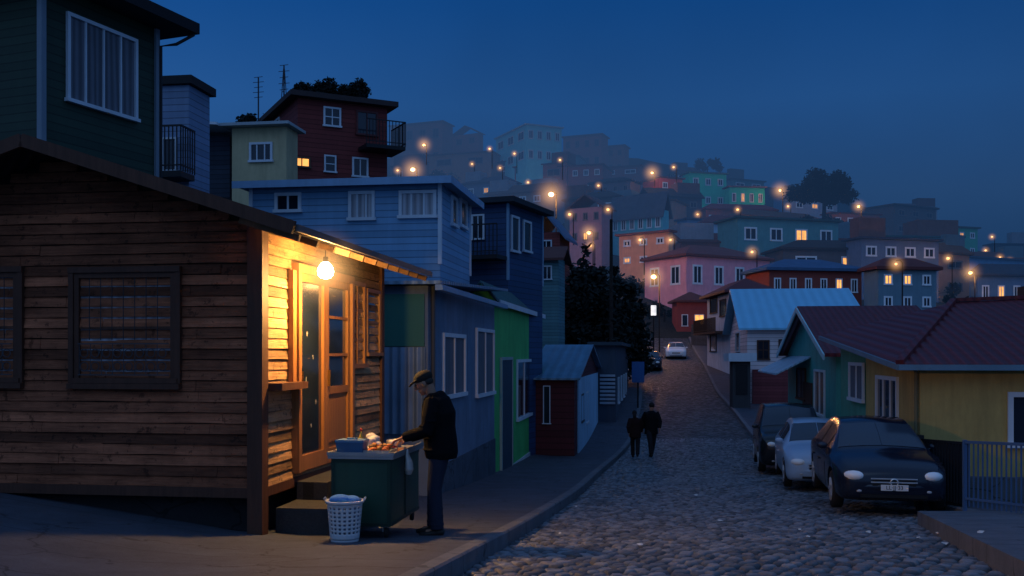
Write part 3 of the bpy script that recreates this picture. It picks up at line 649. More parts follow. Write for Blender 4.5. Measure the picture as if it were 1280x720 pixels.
MB().box(0,4.5,0,.5,-1,3.).build('wall',mat('dark_stone',(.06,.065,.075),.9,'rough'),rw)

def far(name,label,col,rcol,side,cx,Y,fx,sx,yt,yb,th,roof,wins,ww=.45,hh=.4,found=6,frame=None,side_w=None,ov=.4,kind='plain',group=None):
    H=House(name,label,side,cx,Y,fx,sx,yt,yb,th,group=group)
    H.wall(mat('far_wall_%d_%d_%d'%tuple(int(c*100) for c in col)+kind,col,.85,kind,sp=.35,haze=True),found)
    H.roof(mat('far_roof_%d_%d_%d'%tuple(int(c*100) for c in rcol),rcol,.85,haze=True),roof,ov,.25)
    cols,rows,lit=wins
    H.autowin('front',cols,rows,frame or fwhite,fglass,lit,flit,ww,hh)
    if side_w: H.autowin(H.vis,side_w[0],side_w[1],frame or fwhite,fglass,(),flit,ww,hh)
    return H
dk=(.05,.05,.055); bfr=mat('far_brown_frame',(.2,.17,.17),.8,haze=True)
far('pink_house','large pink house with hipped roof and three white windows in the middle distance',(.9,.42,.50),(.2,.08,.08),'R',858,104,962,806,320,370,30,('hip',1.4),(4,1,()),side_w=(2,1),hh=.5)
far('brick_house','dark brick red house with slate blue roof, right of the pink house',(.30,.075,.06),(.07,.14,.24),'R',962,86,1077,932,338,378,10,('hip',1.),(6,1,(4,)),hh=.45)
far('porch_house','teal grey house with maroon roof and yellow lit upstairs windows',(.17,.28,.34),(.15,.05,.05),'R',1098,82,1170,1080,337,392,10,('hip',.8),(3,2,(3,4)),hh=.5)
far('blue_edge_house','dusky blue house at the far right edge above the red tiled roof',(.14,.24,.36),(.06,.08,.11),'R',1222,118,1300,1212,345,390,10,('hip',1.3),(4,1,(1,)))
far('green_lit_house','green flat roofed house with lit windows on the right hillside',(.08,.5,.32),(.08,.12,.11),'R',1182,165,1222,1162,284,323,20,('flat',),(3,2,(0,4)))
far('brown_flat_house','dark brown flat roofed house on the rocky right hillside',(.15,.12,.12),(.08,.07,.07),'R',1118,190,1170,1080,256,296,30,('flat',),(3,2,()),frame=bfr)
far('slate_blue_house','grey blue house with row of white windows above the pink house',(.42,.62,.78),(.18,.06,.07),'R',880,138,953,868,280,310,10,('hip',1.3),(5,1,()),hh=.5)
far('emerald_house','emerald green house with flat roof high on the hill',(.05,.80,.48),(.08,.2,.17),'R',862,185,908,853,216,262,15,('flat',),(3,2,()))
far('emerald_annex_house','lower emerald green house with lit windows, right of the taller green one',(.06,.75,.48),(.2,.12,.12),'R',912,183,956,906,234,262,10,('flat',),(4,1,(1,)))
far('brick_hill_house','brick red house beside the emerald green houses',(.75,.13,.10),(.15,.06,.06),'R',824,182,853,804,222,262,25,('flat',),(2,2,()))
far('maroon_long_house','long low maroon roofed house below the emerald houses',(.42,.13,.12),(.26,.06,.065),'R',882,164,970,874,262,288,10,('hip',1.),(6,1,(5,)))
far('teal_gable_house','teal house with grey gabled roof and white windows above the peach house',(.16,.6,.64),(.11,.14,.18),'L',828,138,764,836,262,292,-40,('gx',2.4),(6,1,()),hh=.55,ww=.6)
far('peach_house','peach coloured house with white windows near the conifer tops',(.95,.44,.26),(.3,.1,.08),'L',836,120,774,841,290,334,-40,('flat',),(3,2,(0,)),hh=.4)
far('dusky_pink_house','dusky pink house with pitched roof left of the teal gabled house',(.6,.28,.3),(.16,.10,.11),'L',752,134,712,766,258,308,-28,('gy',1.6),(3,2,(1,)),frame=bfr)
far('dark_terrace_house','dark terraced house above the dusky pink house',(.18,.15,.18),dk,'L',788,180,738,800,226,262,-30,('hip',1.),(4,2,()),frame=bfr)
far('fog_brown_house','brown flat roofed house dissolving in fog at the top left of the hill',(.5,.22,.18),(.25,.17,.17),'L',553,240,488,566,152,212,-22,('flat',),(4,2,()),frame=bfr)
far('fog_gable_house','small rust gabled house in fog on the ridge',(.6,.2,.16),(.25,.12,.12),'L',598,250,566,604,166,204,-30,('gy',2.),(2,2,()),frame=bfr)
far('fog_teal_house','pale teal house with two rows of white windows on the foggy ridge',(.3,1.,1.),(.6,.7,.7),'R',658,215,702,620,156,206,25,('flat',),(4,2,()),side_w=(3,2),hh=.45,ww=.55)
far('fog_red_house','reddish flat roofed house on the foggy ridge right of the pale teal house',(.7,.2,.16),(.25,.12,.14),'L',752,245,704,760,168,212,-22,('flat',),(4,2,()),frame=bfr)
far('fog_stepped_house','narrow brown house at the right end of the foggy ridge',(.6,.22,.16),(.25,.12,.14),'L',780,250,758,786,182,218,-22,('flat',),(2,2,()),frame=bfr)
pal=[(.40,.14,.12),(.16,.22,.32),(.42,.25,.18),(.12,.34,.34),(.46,.46,.52),(.45,.12,.10),(.10,.10,.12),(.15,.34,.55),(.14,.11,.11)]
pts=[(520,228,1.),(575,222,1.2),(632,222,.9),(676,214,1.3),(645,172,.9),(706,176,1.1),(726,212,.9),(775,222,.9),(802,168,1.),(845,172,.9),(978,160,1.1),(1018,190,.8),(1050,152,1.1),(985,124,1.2),(1036,118,1.),(1142,138,1.1),(1192,142,.8),(1244,158,1.),(1145,218,.8),(1268,200,.8),(935,228,.8),(1000,218,.7),(608,190,.9),(1256,134,.8),(1125,116,.9),(905,128,1.),(860,234,.7),(740,160,.8),(560,240,.8),(1085,132,.9),(1215,172,.7),(660,196,.8),(1175,120,.8),(890,152,.7),(1070,178,.7),(700,236,.8)]
for i,(px,Y,sz) in enumerate(pts):
    wpx=random.uniform(8.5,12.5)*sz/Y*F; X=(px-HX)/F*Y; zb=farz(X,Y)+random.uniform(-.5,1.2); yb=HY-zb/Y*F; hpx=random.uniform(4.6,7.6)*sz/Y*F
    c=pal[random.randint(0,8)]; th=random.choice([-36,-28,-18]) if px<827 else random.choice([6,16,26])
    if px<827: a=('L',px+wpx/2,Y,px-wpx/2,px+wpx/2+wpx*.22)
    else: a=('R',px-wpx/2,Y,px+wpx/2,px-wpx/2-wpx*.2)
    H=far('hillside_house','small dim house packed among the others on the distant hillside',c,(c[0]*.35+.01,c[1]*.3+.01,c[2]*.3+.01),*a,yb-hpx,yb,th,random.choice([('flat',),('flat',),('hip',1.3),('gx',1.5)]),(random.choice([2,3,4]),2 if hpx>wpx*.5 else 1,(random.randint(0,7),)),frame=random.choice([fwhite,fwhite,bfr]),group='dim houses on the distant hillside',ww=random.uniform(.35,.55))
    if random.random()<.5:
        q=random.uniform(.3,.55); k=H.w*(1-q)*random.choice([0,1]); MB().box(k+.1,k+H.w*q-.1,.6,H.d*.8,H.h+.2,H.h+2.6).build('roof_room',mat('far_wall_extra%d'%(i%3),[(.2,.1,.09),(.3,.32,.36),(.12,.2,.24)][i%3],.85,haze=True),H.e)

# ------------------------------------------------------------ trees
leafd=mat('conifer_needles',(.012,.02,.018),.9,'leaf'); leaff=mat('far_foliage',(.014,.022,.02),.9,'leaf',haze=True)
bark=mat('bark',(.03,.022,.018),.9,'rough')
def tree(name,label,base,lobes,nleaf,ls,lm,trunk_r,group=None,flat=1.,limbs=True):
    e=empty(name,base,0,label,'tree',group); mb=MB(); tot=sum(r**2 for _,r in lobes)
    for c,r in lobes:
        c=Vector(c)
        for _ in range(int(nleaf*r*r/tot)):
            d=Vector((random.gauss(0,1),random.gauss(0,1),random.gauss(0,1))).normalized(); rr=r*(random.random()**.45)*random.uniform(.7,1.15)
            p=c+Vector((d.x*rr,d.y*rr,d.z*rr*flat)); s=ls*random.uniform(.5,1.3)
            a=Vector((random.gauss(0,1),random.gauss(0,1),random.gauss(0,.6))).normalized()*s; b=a.cross(Vector((random.gauss(0,1),random.gauss(0,1),random.gauss(0,1)))).normalized()*s*.55
            mb.add([p-a,p+b,p+a,p-b],[(0,1,2,3)])
    mb.build('crown',lm,e,norm=False)
    t=MB(); top=max(c[2] for c,_ in lobes); t.tube([(0,0,-1),(.05,0,top*.4),(0,.05,top*.8)],[trunk_r,trunk_r*.7,trunk_r*.2],8)
    for c,r in lobes[::2]: t.tube([(0,0,max(.3,c[2]*.6)),Vector(c)*.92],[trunk_r*.3,trunk_r*.08],6)
    t.build('trunk',bark if lm is leafd else mat('far_bark',(.02,.018,.018),.9,haze=True),e)
def conifer(px,ytop,Y,wid,label,seed):
    random.seed(seed); X=(px-HX)/F*Y; zt=(HY-ytop)/F*Y; zb=terr(X,Y)
    h=zt-zb; lob=[]
    for i in range(16):
        q=i/15; z=h*(.18+.8*q); r=wid*(1-q)**.5+.15
        for k in range(4 if q<.85 else 1):
            an=random.random()*6.28; rr=r*random.uniform(.35,.85)*(1 if q<.85 else .1); lob.append(((math.cos(an)*rr,math.sin(an)*rr,z+random.uniform(-.3,.3)),max(.3,r*.48*random.uniform(.6,1.1))))
    tree('conifer_tree',label,(X,Y,zb),lob,9000,.19,leafd,.22)
conifer(700,330,60,2.0,'dark conifer at the left of the cluster by the street',3)
conifer(732,310,56,2.4,'tallest dark conifer in the middle of the cluster by the street',4)
conifer(768,328,60,2.3,'dark conifer at the right of the cluster next to the street lamp',5)
random.seed(11)
p=P(1030,268,160); lob=[((random.uniform(-4.6,4.6),random.uniform(-2.5,2.5),random.uniform(2.8,6.3)),random.uniform(1.,1.7)) for _ in range(44)]
lob=[l for l in lob if abs(l[0][0])<5.2-(l[0][2]-2.8)*.9]
tree('broad_tree','broad dark tree standing alone on the right hillside skyline',p,lob,12000,.28,leaff,.35)
p=P(1012,296,150); tree('low_tree','low dark tree mass below the broad skyline tree',p,[((random.uniform(-4,5),random.uniform(-3,3),random.uniform(.5,2.4)),random.uniform(.9,1.5)) for _ in range(14)],4500,.3,leaff,.3)
p=P(415,122,60); tree('flat_topped_tree','dark flat topped tree behind the tall red house',p-Vector((0,0,3)),[((random.uniform(-2.,1.9),random.uniform(-1,1),random.uniform(3.1,3.65)),random.uniform(.35,.6)) for _ in range(22)],6000,.13,leaff,.2)
p=P(313,160,50); tree('roof_shrub','small dark bush beside the antennas left of the red house',p-Vector((0,0,1.)),[((random.uniform(-1.,1.),0,random.uniform(1,1.7)),random.uniform(.25,.4)) for _ in range(8)],1800,.11,leaff,.1)
p=P(884,218,230); tree('bare_tree','thin hazy tree above the emerald green house',p,[((random.uniform(-3,3),0,random.uniform(1,3)),random.uniform(.7,1.2)) for _ in range(8)],700,.4,leaff,.2)
bp_=[(1075,140),(1100,124),(600,210),(1160,122),(1000,135),(830,101),(790,115),(1200,108),(1050,185),(545,225),(690,170),(755,205),(960,190),(920,150),(860,160),(1120,160),(1230,140),(1030,140),(650,240),(820,230),(1095,205),(1180,175),(985,245),(1275,170),(720,140),(590,238)]
for i,(px,Y) in enumerate(bp_):
    X=(px-HX)/F*Y; p=Vector((X,Y,farz(X,Y)+.4)); k=Y/130; tree('hillside_bush','dark bushy clump between houses on the hillside',p-Vector((0,0,1.)),[((random.uniform(-3.2,3.2)*k,random.uniform(-2,2),random.uniform(.4,2.)*k),random.uniform(.7,1.2)*k) for _ in range(7)],1300,.27*k,leaff,.15,group='dark bushes on the hillside')

# ------------------------------------------------------------ street lamps
bulb=mat('lamp_bulb',(1,.6,.3),.4,emit=(1,.42,.13),es=3.)
bulb_b=mat('lamp_bulb_bright',(1,.7,.4),.4,emit=(1,.55,.22),es=6)
def lampost(px,py,Y,e,r,pole,label,grp=None,lm=bulb,mr=0):
    p=P(px,py,Y); o=empty('street_lamp',p-Vector((0,0,pole)),0,label,'street lamp',grp)
    MB().tube([(.5,0,-.5),(.5,0,pole+.1),(.3,0,pole+.3),(0,0,pole+.25)],[.07,.05,.04,.04],6).build('pole',dark,o)
    MB().ell((0,0,pole),(r,r,r*.8),10,6).build('lamp_head',lm,o,True)
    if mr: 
        q=MB().ell((0,0,0),mr,16,10).build('glow_halo',mist('mist_%d'%int(mr*10),mr,1.7),o); q.location=(0,0,pole)  # painted halo of glow around the lamp head
    if e: q=plight((0,-.4-r,pole-.5-r),e,(1,.42,.12),.3); q.parent=o
LT='small orange street lamp glowing among the distant hillside houses'; LG='orange street lamps scattered over the hillside'
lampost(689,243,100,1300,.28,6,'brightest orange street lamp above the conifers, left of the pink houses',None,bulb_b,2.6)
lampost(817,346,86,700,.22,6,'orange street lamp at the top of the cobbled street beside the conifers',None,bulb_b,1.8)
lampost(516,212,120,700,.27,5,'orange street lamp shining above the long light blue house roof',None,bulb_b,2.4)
random.seed(21)
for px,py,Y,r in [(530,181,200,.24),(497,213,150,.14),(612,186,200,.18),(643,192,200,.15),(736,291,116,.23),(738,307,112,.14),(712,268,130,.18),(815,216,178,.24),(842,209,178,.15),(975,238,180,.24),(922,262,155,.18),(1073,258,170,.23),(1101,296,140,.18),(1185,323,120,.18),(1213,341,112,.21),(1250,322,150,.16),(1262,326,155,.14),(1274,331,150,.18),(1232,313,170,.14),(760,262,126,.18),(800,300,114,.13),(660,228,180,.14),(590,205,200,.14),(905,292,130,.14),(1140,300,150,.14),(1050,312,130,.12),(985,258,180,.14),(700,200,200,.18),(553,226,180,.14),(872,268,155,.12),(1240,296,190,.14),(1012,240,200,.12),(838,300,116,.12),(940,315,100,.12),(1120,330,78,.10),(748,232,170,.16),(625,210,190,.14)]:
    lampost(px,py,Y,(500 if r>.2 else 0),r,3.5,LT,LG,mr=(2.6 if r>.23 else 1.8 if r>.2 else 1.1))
for px,py,Y in((700,330,75),(660,215,205),(950,275,155)):  # added orange fill lights without lamp posts, warming the hillside around them
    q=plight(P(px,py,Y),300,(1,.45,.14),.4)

# ------------------------------------------------------------ people
def remesh(o,vox,it=2):
    m=o.modifiers.new('r','REMESH'); m.mode='VOXEL'; m.voxel_size=vox; m.use_smooth_shade=True
    s=o.modifiers.new('s','SMOOTH'); s.iterations=it; s.factor=.5
    bake(o)
def hand(mb,w,d,nrm,sgn):
    w=Vector(w); d=Vector(d).normalized(); nrm=Vector(nrm); nrm=(nrm-d*nrm.dot(d)).normalized(); sd=d.cross(nrm).normalized()*sgn
    mb.tube([w-d*.02,w+d*.02,w+d*.055,w+d*.09],[(.026,.02),(.034,.017),(.041,.015),(.037,.012)],10,tuple(sd))
    for i,(of,ln) in enumerate(((.03,.07),(.011,.08),(-.01,.074),(-.03,.058))):
        a=w+d*.082+sd*of; b=a+d*ln*.45+nrm*-.006; c=b+(d*.8-nrm*.6).normalized()*ln*.35; e=c+(d*.4-nrm*.9).normalized()*ln*.3
        mb.tube([a,b,c,e],[.0092,.0088,.008,.0068],8)
    a=w+d*.025+sd*.032; mb.tube([a,a+sd*.03+d*.03-nrm*.01,a+sd*.035+d*.06-nrm*.03],[.013,.011,.009],8)
def figure(name,label,loc,rz,J,col,vox,sc=1.,hat=None,group=None,bag=False):
    e=empty(name,loc,rz,label,'person',group); e.scale=(sc,sc,sc)
    V=Vector; hd=V(J['head']); nk=V(J['neck']); M3=Matrix.Rotation(J['pitch'],3,'Y')@Matrix.Identity(3)
    H=lambda x,y,z: hd+M3@V((x,y,z))
    b=MB(); b.ell(H(0,0,.02),(.098,.076,.105),16,12,M3); b.ell(H(.028,0,-.055),(.062,.055,.06),14,10,M3); b.ell(H(.06,0,-.09),(.03,.032,.025),10,8,M3)
    b.tube([H(.09,0,.03),H(.112,0,-.005),H(.118,0,-.02),H(.095,0,-.03)],[.009,.013,.015,.009],8)
    for s in(-1,1): b.ell(H(-.005,s*.078,-.01),(.018,.01,.03),8,6,M3); b.ell(H(.078,s*.032,.035),(.016,.022,.009),8,6,M3); b.ell(H(.07,s*.04,-.02),(.02,.02,.018),8,6,M3)
    b.ell(H(.088,0,-.055),(.012,.024,.007),8,6,M3); b.ell(H(.084,0,-.068),(.012,.022,.007),8,6,M3)
    b.tube([H(-.03,0,-.04),nk,nk-V((.02,0,.1))],[.056,.058,.07],12)
    b.tube([nk-V((.02,0,.05)),V(J['chest']),V(J['waist']),V(J['pelvis'])],[(.1,.07),(.15,.1),(.13,.1),(.15,.1)],14,(0,1,0))
    for s,k in((1,'L'),(-1,'R')):
        sh,el,wr=V(J['sh'+k]),V(J['el'+k]),V(J['wr'+k]); b.tube([V(J['chest'])+V((0,s*.08,.08)),sh,sh.lerp(el,.5),el,el.lerp(wr,.4),wr],[.05,.05,.045,.038,.036,.025],10)
        hp,kn,an=V(J['hip'+k]),V(J['kn'+k]),V(J['an'+k]); b.tube([hp+V((0,0,.03)),hp.lerp(kn,.4),kn,kn.lerp(an,.35),an],[.085,.075,.052,.05,.036],10); b.tube([an+V((-.04,0,-.03)),an+V((.12,0,-.05))],[.035,.03],8)
        hand(b,wr,J['hd'+k],J.get('hn'+k,(0,0,1)),s)
    o=b.build('body',mat('skin',(.30,.155,.10),.55,var=.15),e,True); remesh(o,vox)
    for s in(-1,1):
        MB().ell(H(.086,s*.032,.018),(.009,.013,.009),8,6,M3).build('eye',mat('eye_dark',(.03,.02,.02),.2),e,True)
    j=MB(); rs=J['jr']; pts=[V(q) for q in J['jp']]; j.tube(pts,rs,18,(0,1,0))
    for s,k in((1,'L'),(-1,'R')):
        sh,el,wr=V(J['sh'+k]),V(J['el'+k]),V(J['wr'+k]); q=.93
        j.tube([V(J['chest'])+V((0,s*.08,.08)),sh,sh.lerp(el,.5),el+V((0,0,0)),el.lerp(wr,.5),el.lerp(wr,q)],[.095,.094,.084,.075,.064,.054],12)
        for i in range(5):
            c=sh.lerp(el,.3+i*.17); j.ell(c+V((random.uniform(-.02,.02),random.uniform(-.02,.02),0)),(.082,.079,.02),10,6)
    if J.get('hood'):
        j.ell(nk+V((-.085,0,-.01)),(.07,.12,.055),12,8,M3); j.tube([nk+V((-.09,-.1,0)),nk+V((0,-.11,-.01)),nk+V((.07,-.06,-.06))],[.035,.035,.02],8); j.tube([nk+V((-.09,.1,0)),nk+V((0,.11,-.01)),nk+V((.07,.06,-.06))],[.035,.035,.02],8)
        for i in range(4): j.ell(V((-.0,0,.92+i*.12)),(.175,.225,.022),16,6)
    o=j.build('jacket',mat(col[0][0],col[0][1],.9,'plain',var=.2,spec=.1),e,True); remesh(o,vox*1.4,3)
    t=MB()
    for k in'LR':
        hp,kn,an=V(J['hip'+k]),V(J['kn'+k]),V(J['an'+k]); t.tube([hp+V((0,0,.08)),hp,hp.lerp(kn,.5),kn,kn.lerp(an,.5),an+V((0,0,-.015))],[.105,.108,.094,.08,.076,.072],14)
        for i in range(3): t.ell(kn.lerp(an,.5+.2*i),(.083,.08,.022),10,6)
    t.ell(V(J['pelvis'])+V((-.01,0,-.02)),(.135,.175,.14),14,10)
    o=t.build('trousers',mat(col[1][0],col[1][1],.9,'plaster',var=.2),e,True); remesh(o,vox*1.4,2)
    for k in'LR':
        an=V(J['an'+k]); f=V(J.get('ft'+k,(1,0,0))); s=MB(); z=-.055
        s.tube([an-f*.075+V((0,0,z)),an-f*.05+V((0,0,z+.01)),an+f*.03+V((0,0,z)),an+f*.12+V((0,0,z-.012)),an+f*.19+V((0,0,z-.018))],[(.03,.03),(.042,.048),(.045,.045),(.05,.03),(.032,.02)],12,(0,1,0)); s.tube([an+V((0,0,-.04)),an+V((0,0,.03))],.045,10)
        o=s.build('shoe',mat('shoe_black',(.015,.013,.012),.6),e,True); remesh(o,vox,1)
    if hat:
        c=MB(); c.ell(H(-.012,0,.06),(.11,.09,.078),18,10,M3); c.tube([H(.05,0,.062),H(.12,0,.055),H(.165,0,.035)],[(.08,.014),(.072,.01),(.045,.006)],14,(0,1,0)); o=c.build('cap',mat('cap_cloth',hat,.9,'plaster'),e,True); remesh(o,vox,1)
        c=MB(); c.ell(H(-.045,0,-.0),(.06,.081,.05),14,8,M3); o=c.build('hair',mat('dark_grey_hair',(.03,.027,.025),.9),e,True)
    else:
        c=MB(); c.ell(H(-.02,0,.035),(.098,.088,.098),16,10,M3); 
        if bag: c.tube([H(-.06,0,0),H(-.08,0,-.12),H(-.07,0,-.2)],[.06,.06,.03],10)
        c.build('hair',mat('dark_hair',(.012,.01,.01),.8),e,True)
    return e
mx,my=P(546,0,10.7).x,10.7
Jm=dict(head=(.155,0,1.625),neck=(.075,0,1.50),pitch=R(26),chest=(.03,0,1.3),waist=(0,0,1.1),pelvis=(-.02,0,.94),
 shL=(.04,.2,1.42),elL=(.09,.27,1.13),wrL=(.36,.16,1.05),shR=(.04,-.2,1.42),elR=(.07,-.26,1.12),wrR=(.35,-.13,1.02),
 hdL=(.9,-.15,-.35),hdR=(.9,.2,-.3),hipL=(-.02,.09,.92),knL=(.03,.11,.5),anL=(.0,.11,.09),hipR=(-.02,-.09,.92),knR=(.06,-.1,.5),anR=(.07,-.1,.09),
 jp=[(-.03,0,.82),(-.03,0,.88),(-.02,0,1.0),(0,0,1.15),(.0,0,1.3),(.03,0,1.43),(.065,0,1.51)],jr=[(.20,.165),(.22,.18),(.22,.18),(.22,.18),(.24,.185),(.21,.155),(.095,.095)],hood=True)
figure('person','person in dark hooded jacket and cap bending over the food cart',(mx+.02,my,pav(mx,my)),R(176),Jm,[('jacket_black',(.005,.005,.007)),('jeans_dark',(.014,.020,.040))],.0065,hat=(.016,.015,.013))
def walk(st,sw,tw):
    return dict(head=(.05,tw*.03,1.60),neck=(.02,0,1.46),pitch=R(14),chest=(.01,0,1.28),waist=(0,0,1.1),pelvis=(0,0,.94),
    shL=(.02*sw,.18,1.38),elL=(-.12*sw,.25,1.12),wrL=(.02-.14*sw,.22,.89),shR=(-.02*sw,-.18,1.40),elR=(.10*sw,-.25,1.13),wrR=(.20*sw,-.2,.92),hdL=(.2,0,-1),hdR=(.2,0,-1),hnL=(0,1,0),hnR=(0,-1,0),
    hipL=(0,.09,.92),knL=(.20*st,.09,.51),anL=(.26*st,.08,.09 if st>0 else .16),hipR=(0,-.09,.92),knR=(-.06*st,-.09,.5),anR=(-.26*st,-.08,.16 if st>0 else .09),
    jp=[(0,0,.74),(0,0,.9),(0,0,1.1),(.01,0,1.28),(.01,0,1.4),(.02,0,1.47)],jr=[(.22,.16),(.21,.16),(.20,.15),(.22,.16),(.19,.13),(.08,.08)])
for px,sc,lab,cj,st,bag in((794,.90,'smaller pedestrian in dark brown coat walking away on the cobbles, left of the pair',(.025,.012,.012),.8,True),(814,1.05,'taller pedestrian in black jacket walking away on the cobbles, right of the pair',(.008,.008,.010),-1.,False)):
    x=P(px,0,32.6).x; figure('person',lab,(x,32.6,zr(32.6)+.01),R(84 if st>0 else 100),walk(st,st,st),[('coat_%d'%px,cj),('trousers_%d'%px,(.012,.013,.018))],.014,sc,bag=bag)

# ------------------------------------------------------------ the cart and what is on it
cx0,cy0=-1.24,10.15; ct=empty('food_cart',(cx0,cy0,pav(cx0,cy0)),R(-8.5),'dark green street food cart with steel top on castors','cart')
cw,cd=.62,1.2
cg_=mat('cart_green_paint',(.016,.06,.036),.4,var=.6,spec=.5); steel=mat('steel_top',(.42,.42,.42),.35,metal=.7,var=.4)
MB().box(-cw,0,0,cd,.13,.80).build('cabinet',cg_,ct)
mb=MB()
for (a,b) in((-cw,-cw+.03),(-.03,0)): mb.box(a-.004,b+.004,-.006,.03,.12,.81)
mb.box(-cw,0,-.008,.02,.12,.155).box(-cw,0,-.008,.02,.77,.805); mb.box(-.02,.008,0,cd,.12,.155).box(-.02,.008,0,cd,.77,.805).box(-.02,.008,.58,.61,.155,.77).build('edge_frame',mat('cart_frame',(.03,.06,.045),.4,metal=.5),ct)
MB().box(-cw-.03,.04,-.04,cd+.04,.81,.84).build('worktop',steel,ct)
mb=MB(); mb.bar((-cw-.03,-.04,.86),(.04,-.04,.86),.02,.035).bar((.04,-.04,.86),(.04,cd+.04,.86),.02,.035).bar((-cw-.03,-.04,.86),(-cw-.03,cd+.04,.86),.02,.035).build('rim',steel,ct)
for x in(-cw+.06,-.06):
    for y in(.07,cd-.07):
        wv=MB(); wv.tube([(x-.015,y,.055),(x+.015,y,.055)],.055,14,(0,0,1)); wo=wv.build('wheel',mat('rubber',(.015,.015,.015),.8),ct,True); MB().bar((x,y-.0,.1),(x,y,.135),.04,.06).bar((x-.025,y,.055),(x-.025,y,.12),.008,.04).build('castor_fork',steel,wo)
zc=pav(cx0,cy0)+.842
def onc(lx,ly,z=0): 
    v=Matrix.Rotation(R(-8.5),3,'Z')@Vector((lx,ly,0)); return Vector((cx0+v.x,cy0+v.y,zc+z))
def item(name,label,cat,lx,ly,rz=0,z=0,group=None): return empty(name,onc(lx,ly,z),R(-8.5+rz),label,cat,group)
o=item('cool_box','blue plastic cool box on the near left corner of the cart','box',-.44,.12)
MB().add([(-.13,-.09,0),(.13,-.09,0),(.13,.09,0),(-.13,.09,0),(-.145,-.1,.13),(.145,-.1,.13),(.145,.1,.13),(-.145,.1,.13)],[(0,3,2,1),(4,5,6,7),(0,1,5,4),(1,2,6,5),(2,3,7,6),(3,0,4,7)]).build('tub',mat('blue_plastic',(.04,.11,.22),.4,var=.15),o)
MB().box(-.15,.15,-.11,.11,.131,.155).box(-.05,.05,-.02,.02,.155,.172).build('lid',mat('blue_lid',(.09,.2,.34),.4,var=.15),o)
o=item('bread_bag','crumpled white bag of bread rolls behind the blue cool box','bag',-.30,.56)
mb=MB()
for i in range(6): mb.ell((random.uniform(-.09,.09),random.uniform(-.07,.07),.045+.02*i),(random.uniform(.05,.08),.05,.04),10,7,Matrix.Rotation(random.random()*3,3,'Z'))
q=mb.build('wrapper',mat('white_bag',(.5,.47,.43),.5),o,True); remesh(q,.010,1)
o=item('food_tray','steel tray of cooked food in the middle of the cart top','tray',-.16,.2)
MB().box(-.13,.13,-.15,.15,.0,.012).box(-.14,-.13,-.15,.15,0,.05).box(.13,.14,-.15,.15,0,.05).box(-.14,.14,-.16,-.15,0,.05).box(-.14,.14,.15,.16,0,.05).build('tray',steel,o)
for i in range(22):
    MB().ell((random.uniform(-.1,.1),random.uniform(-.12,.12),random.uniform(.035,.085)),(random.uniform(.03,.05),random.uniform(.022,.032),.025),10,6,Matrix.Rotation(random.random()*3,3,'Z')).build('fritter',mat('fried_food%d'%(i%2),[(.45,.2,.04),(.5,.11,.02)][i%2],.6),o,True)
for i,(a,b) in enumerate([(-.27,.36),(-.2,.42),(-.14,.44),(-.2,.38),(-.07,.42),(-.1,.39)]):
    q=MB().ell((0,0,.035),(.037,.037,.034),14,10).build('tomato',mat('tomato_red',(.6,.04,.015),.3,var=.1),None,True); q.location=onc(a,b,.0); tag(q,'red tomato on the cart top by the person\'s hands','tomato','tomatoes on the cart')
o=item('sauce_bottle','small yellow sauce bottle at the far side of the cart','bottle',-.5,.62); MB().lathe([(.001,0),(.03,0),(.032,.12),(.012,.16),(.008,.2),(.001,.2)],n=12).build('bottle',mat('mustard',(.6,.4,.05),.4),o,True); MB().lathe([(.014,.2),(.012,.23),(.001,.235)],n=10).build('cap',mat('capred',(.5,.05,.03),.4),o)
o=item('food_tub','white lidded plastic tub beside the bread bag','tub',-.5,.42); MB().lathe([(.001,0),(.075,0),(.09,.1),(.001,.1)],n=20).build('tub',white,o,True); MB().lathe([(.095,.1),(.095,.115),(.001,.118)],n=20).build('lid',mat('tub_lid',(.5,.55,.6),.4),o)
o=item('chopping_board','wooden chopping board at the street edge of the cart','board',-.06,.6,4); MB().box(-.09,.09,-.14,.14,0,.02).build('board',woodd,o)
o=item('sauce_pot','small steel pot with handle at the back of the cart','pot',-.2,.88); MB().lathe([(.001,0),(.08,0),(.085,.09),(.078,.09),(.074,.012),(.001,.012)],n=20).build('pot',steel,o,True); MB().bar((.08,0,.075),(.2,0,.085),.015,.01).build('handle',dark,o)
o=item('foil_package','foil wrapped package between the cool box and the tray','package',-.32,.3,20); mb=MB(); mb.ell((0,0,.035),(.06,.045,.035),12,8); mb.ell((.04,.02,.045),(.05,.04,.03),10,6); q=mb.build('wrapping',mat('foil',(.6,.58,.55),.3,metal=.8),o,True); remesh(q,.012,0)
o=item('plastic_bag','white plastic bag hanging from the street side of the cart','bag',.07,.42,0,-.0)
mb=MB(); mb.tube([(0,0,.03),(0,.01,-.04),(.015,0,-.1),(.02,.0,-.18),(.01,0,-.235)],[(.02,.012),(.05,.02),(.075,.035),(.08,.045),(.05,.03)],14,(0,1,0)); mb.ell((.02,.03,-.15),(.035,.06,.07)); q=mb.build('sack',mat('white_bag',(.5,.47,.43),.5),o,True); remesh(q,.008,1)
bx,by=P(431,0,9.85).x,9.85
o=empty('plastic_basket',(bx,by,pav(bx,by)),0,'white perforated plastic laundry basket on the pavement by the cart','basket')
wp=mat('basket_white',(.55,.57,.6),.45,var=.15); mb=MB(); n=40; rows=9
mb.lathe([(.001,0),(.135,0),(.14,.03)],n=n); mb.lathe([(.175,.385),(.19,.385),(.19,.41),(.172,.41),(.172,.385)],n=n)
vs=[];fs=[]
for j in range(rows*2+1):
    z=.03+.36*j/(rows*2); r=.14+.035*z/.39
    for k in range(n*2): a=math.pi*k/n; vs.append((r*math.cos(a),r*math.sin(a),z))
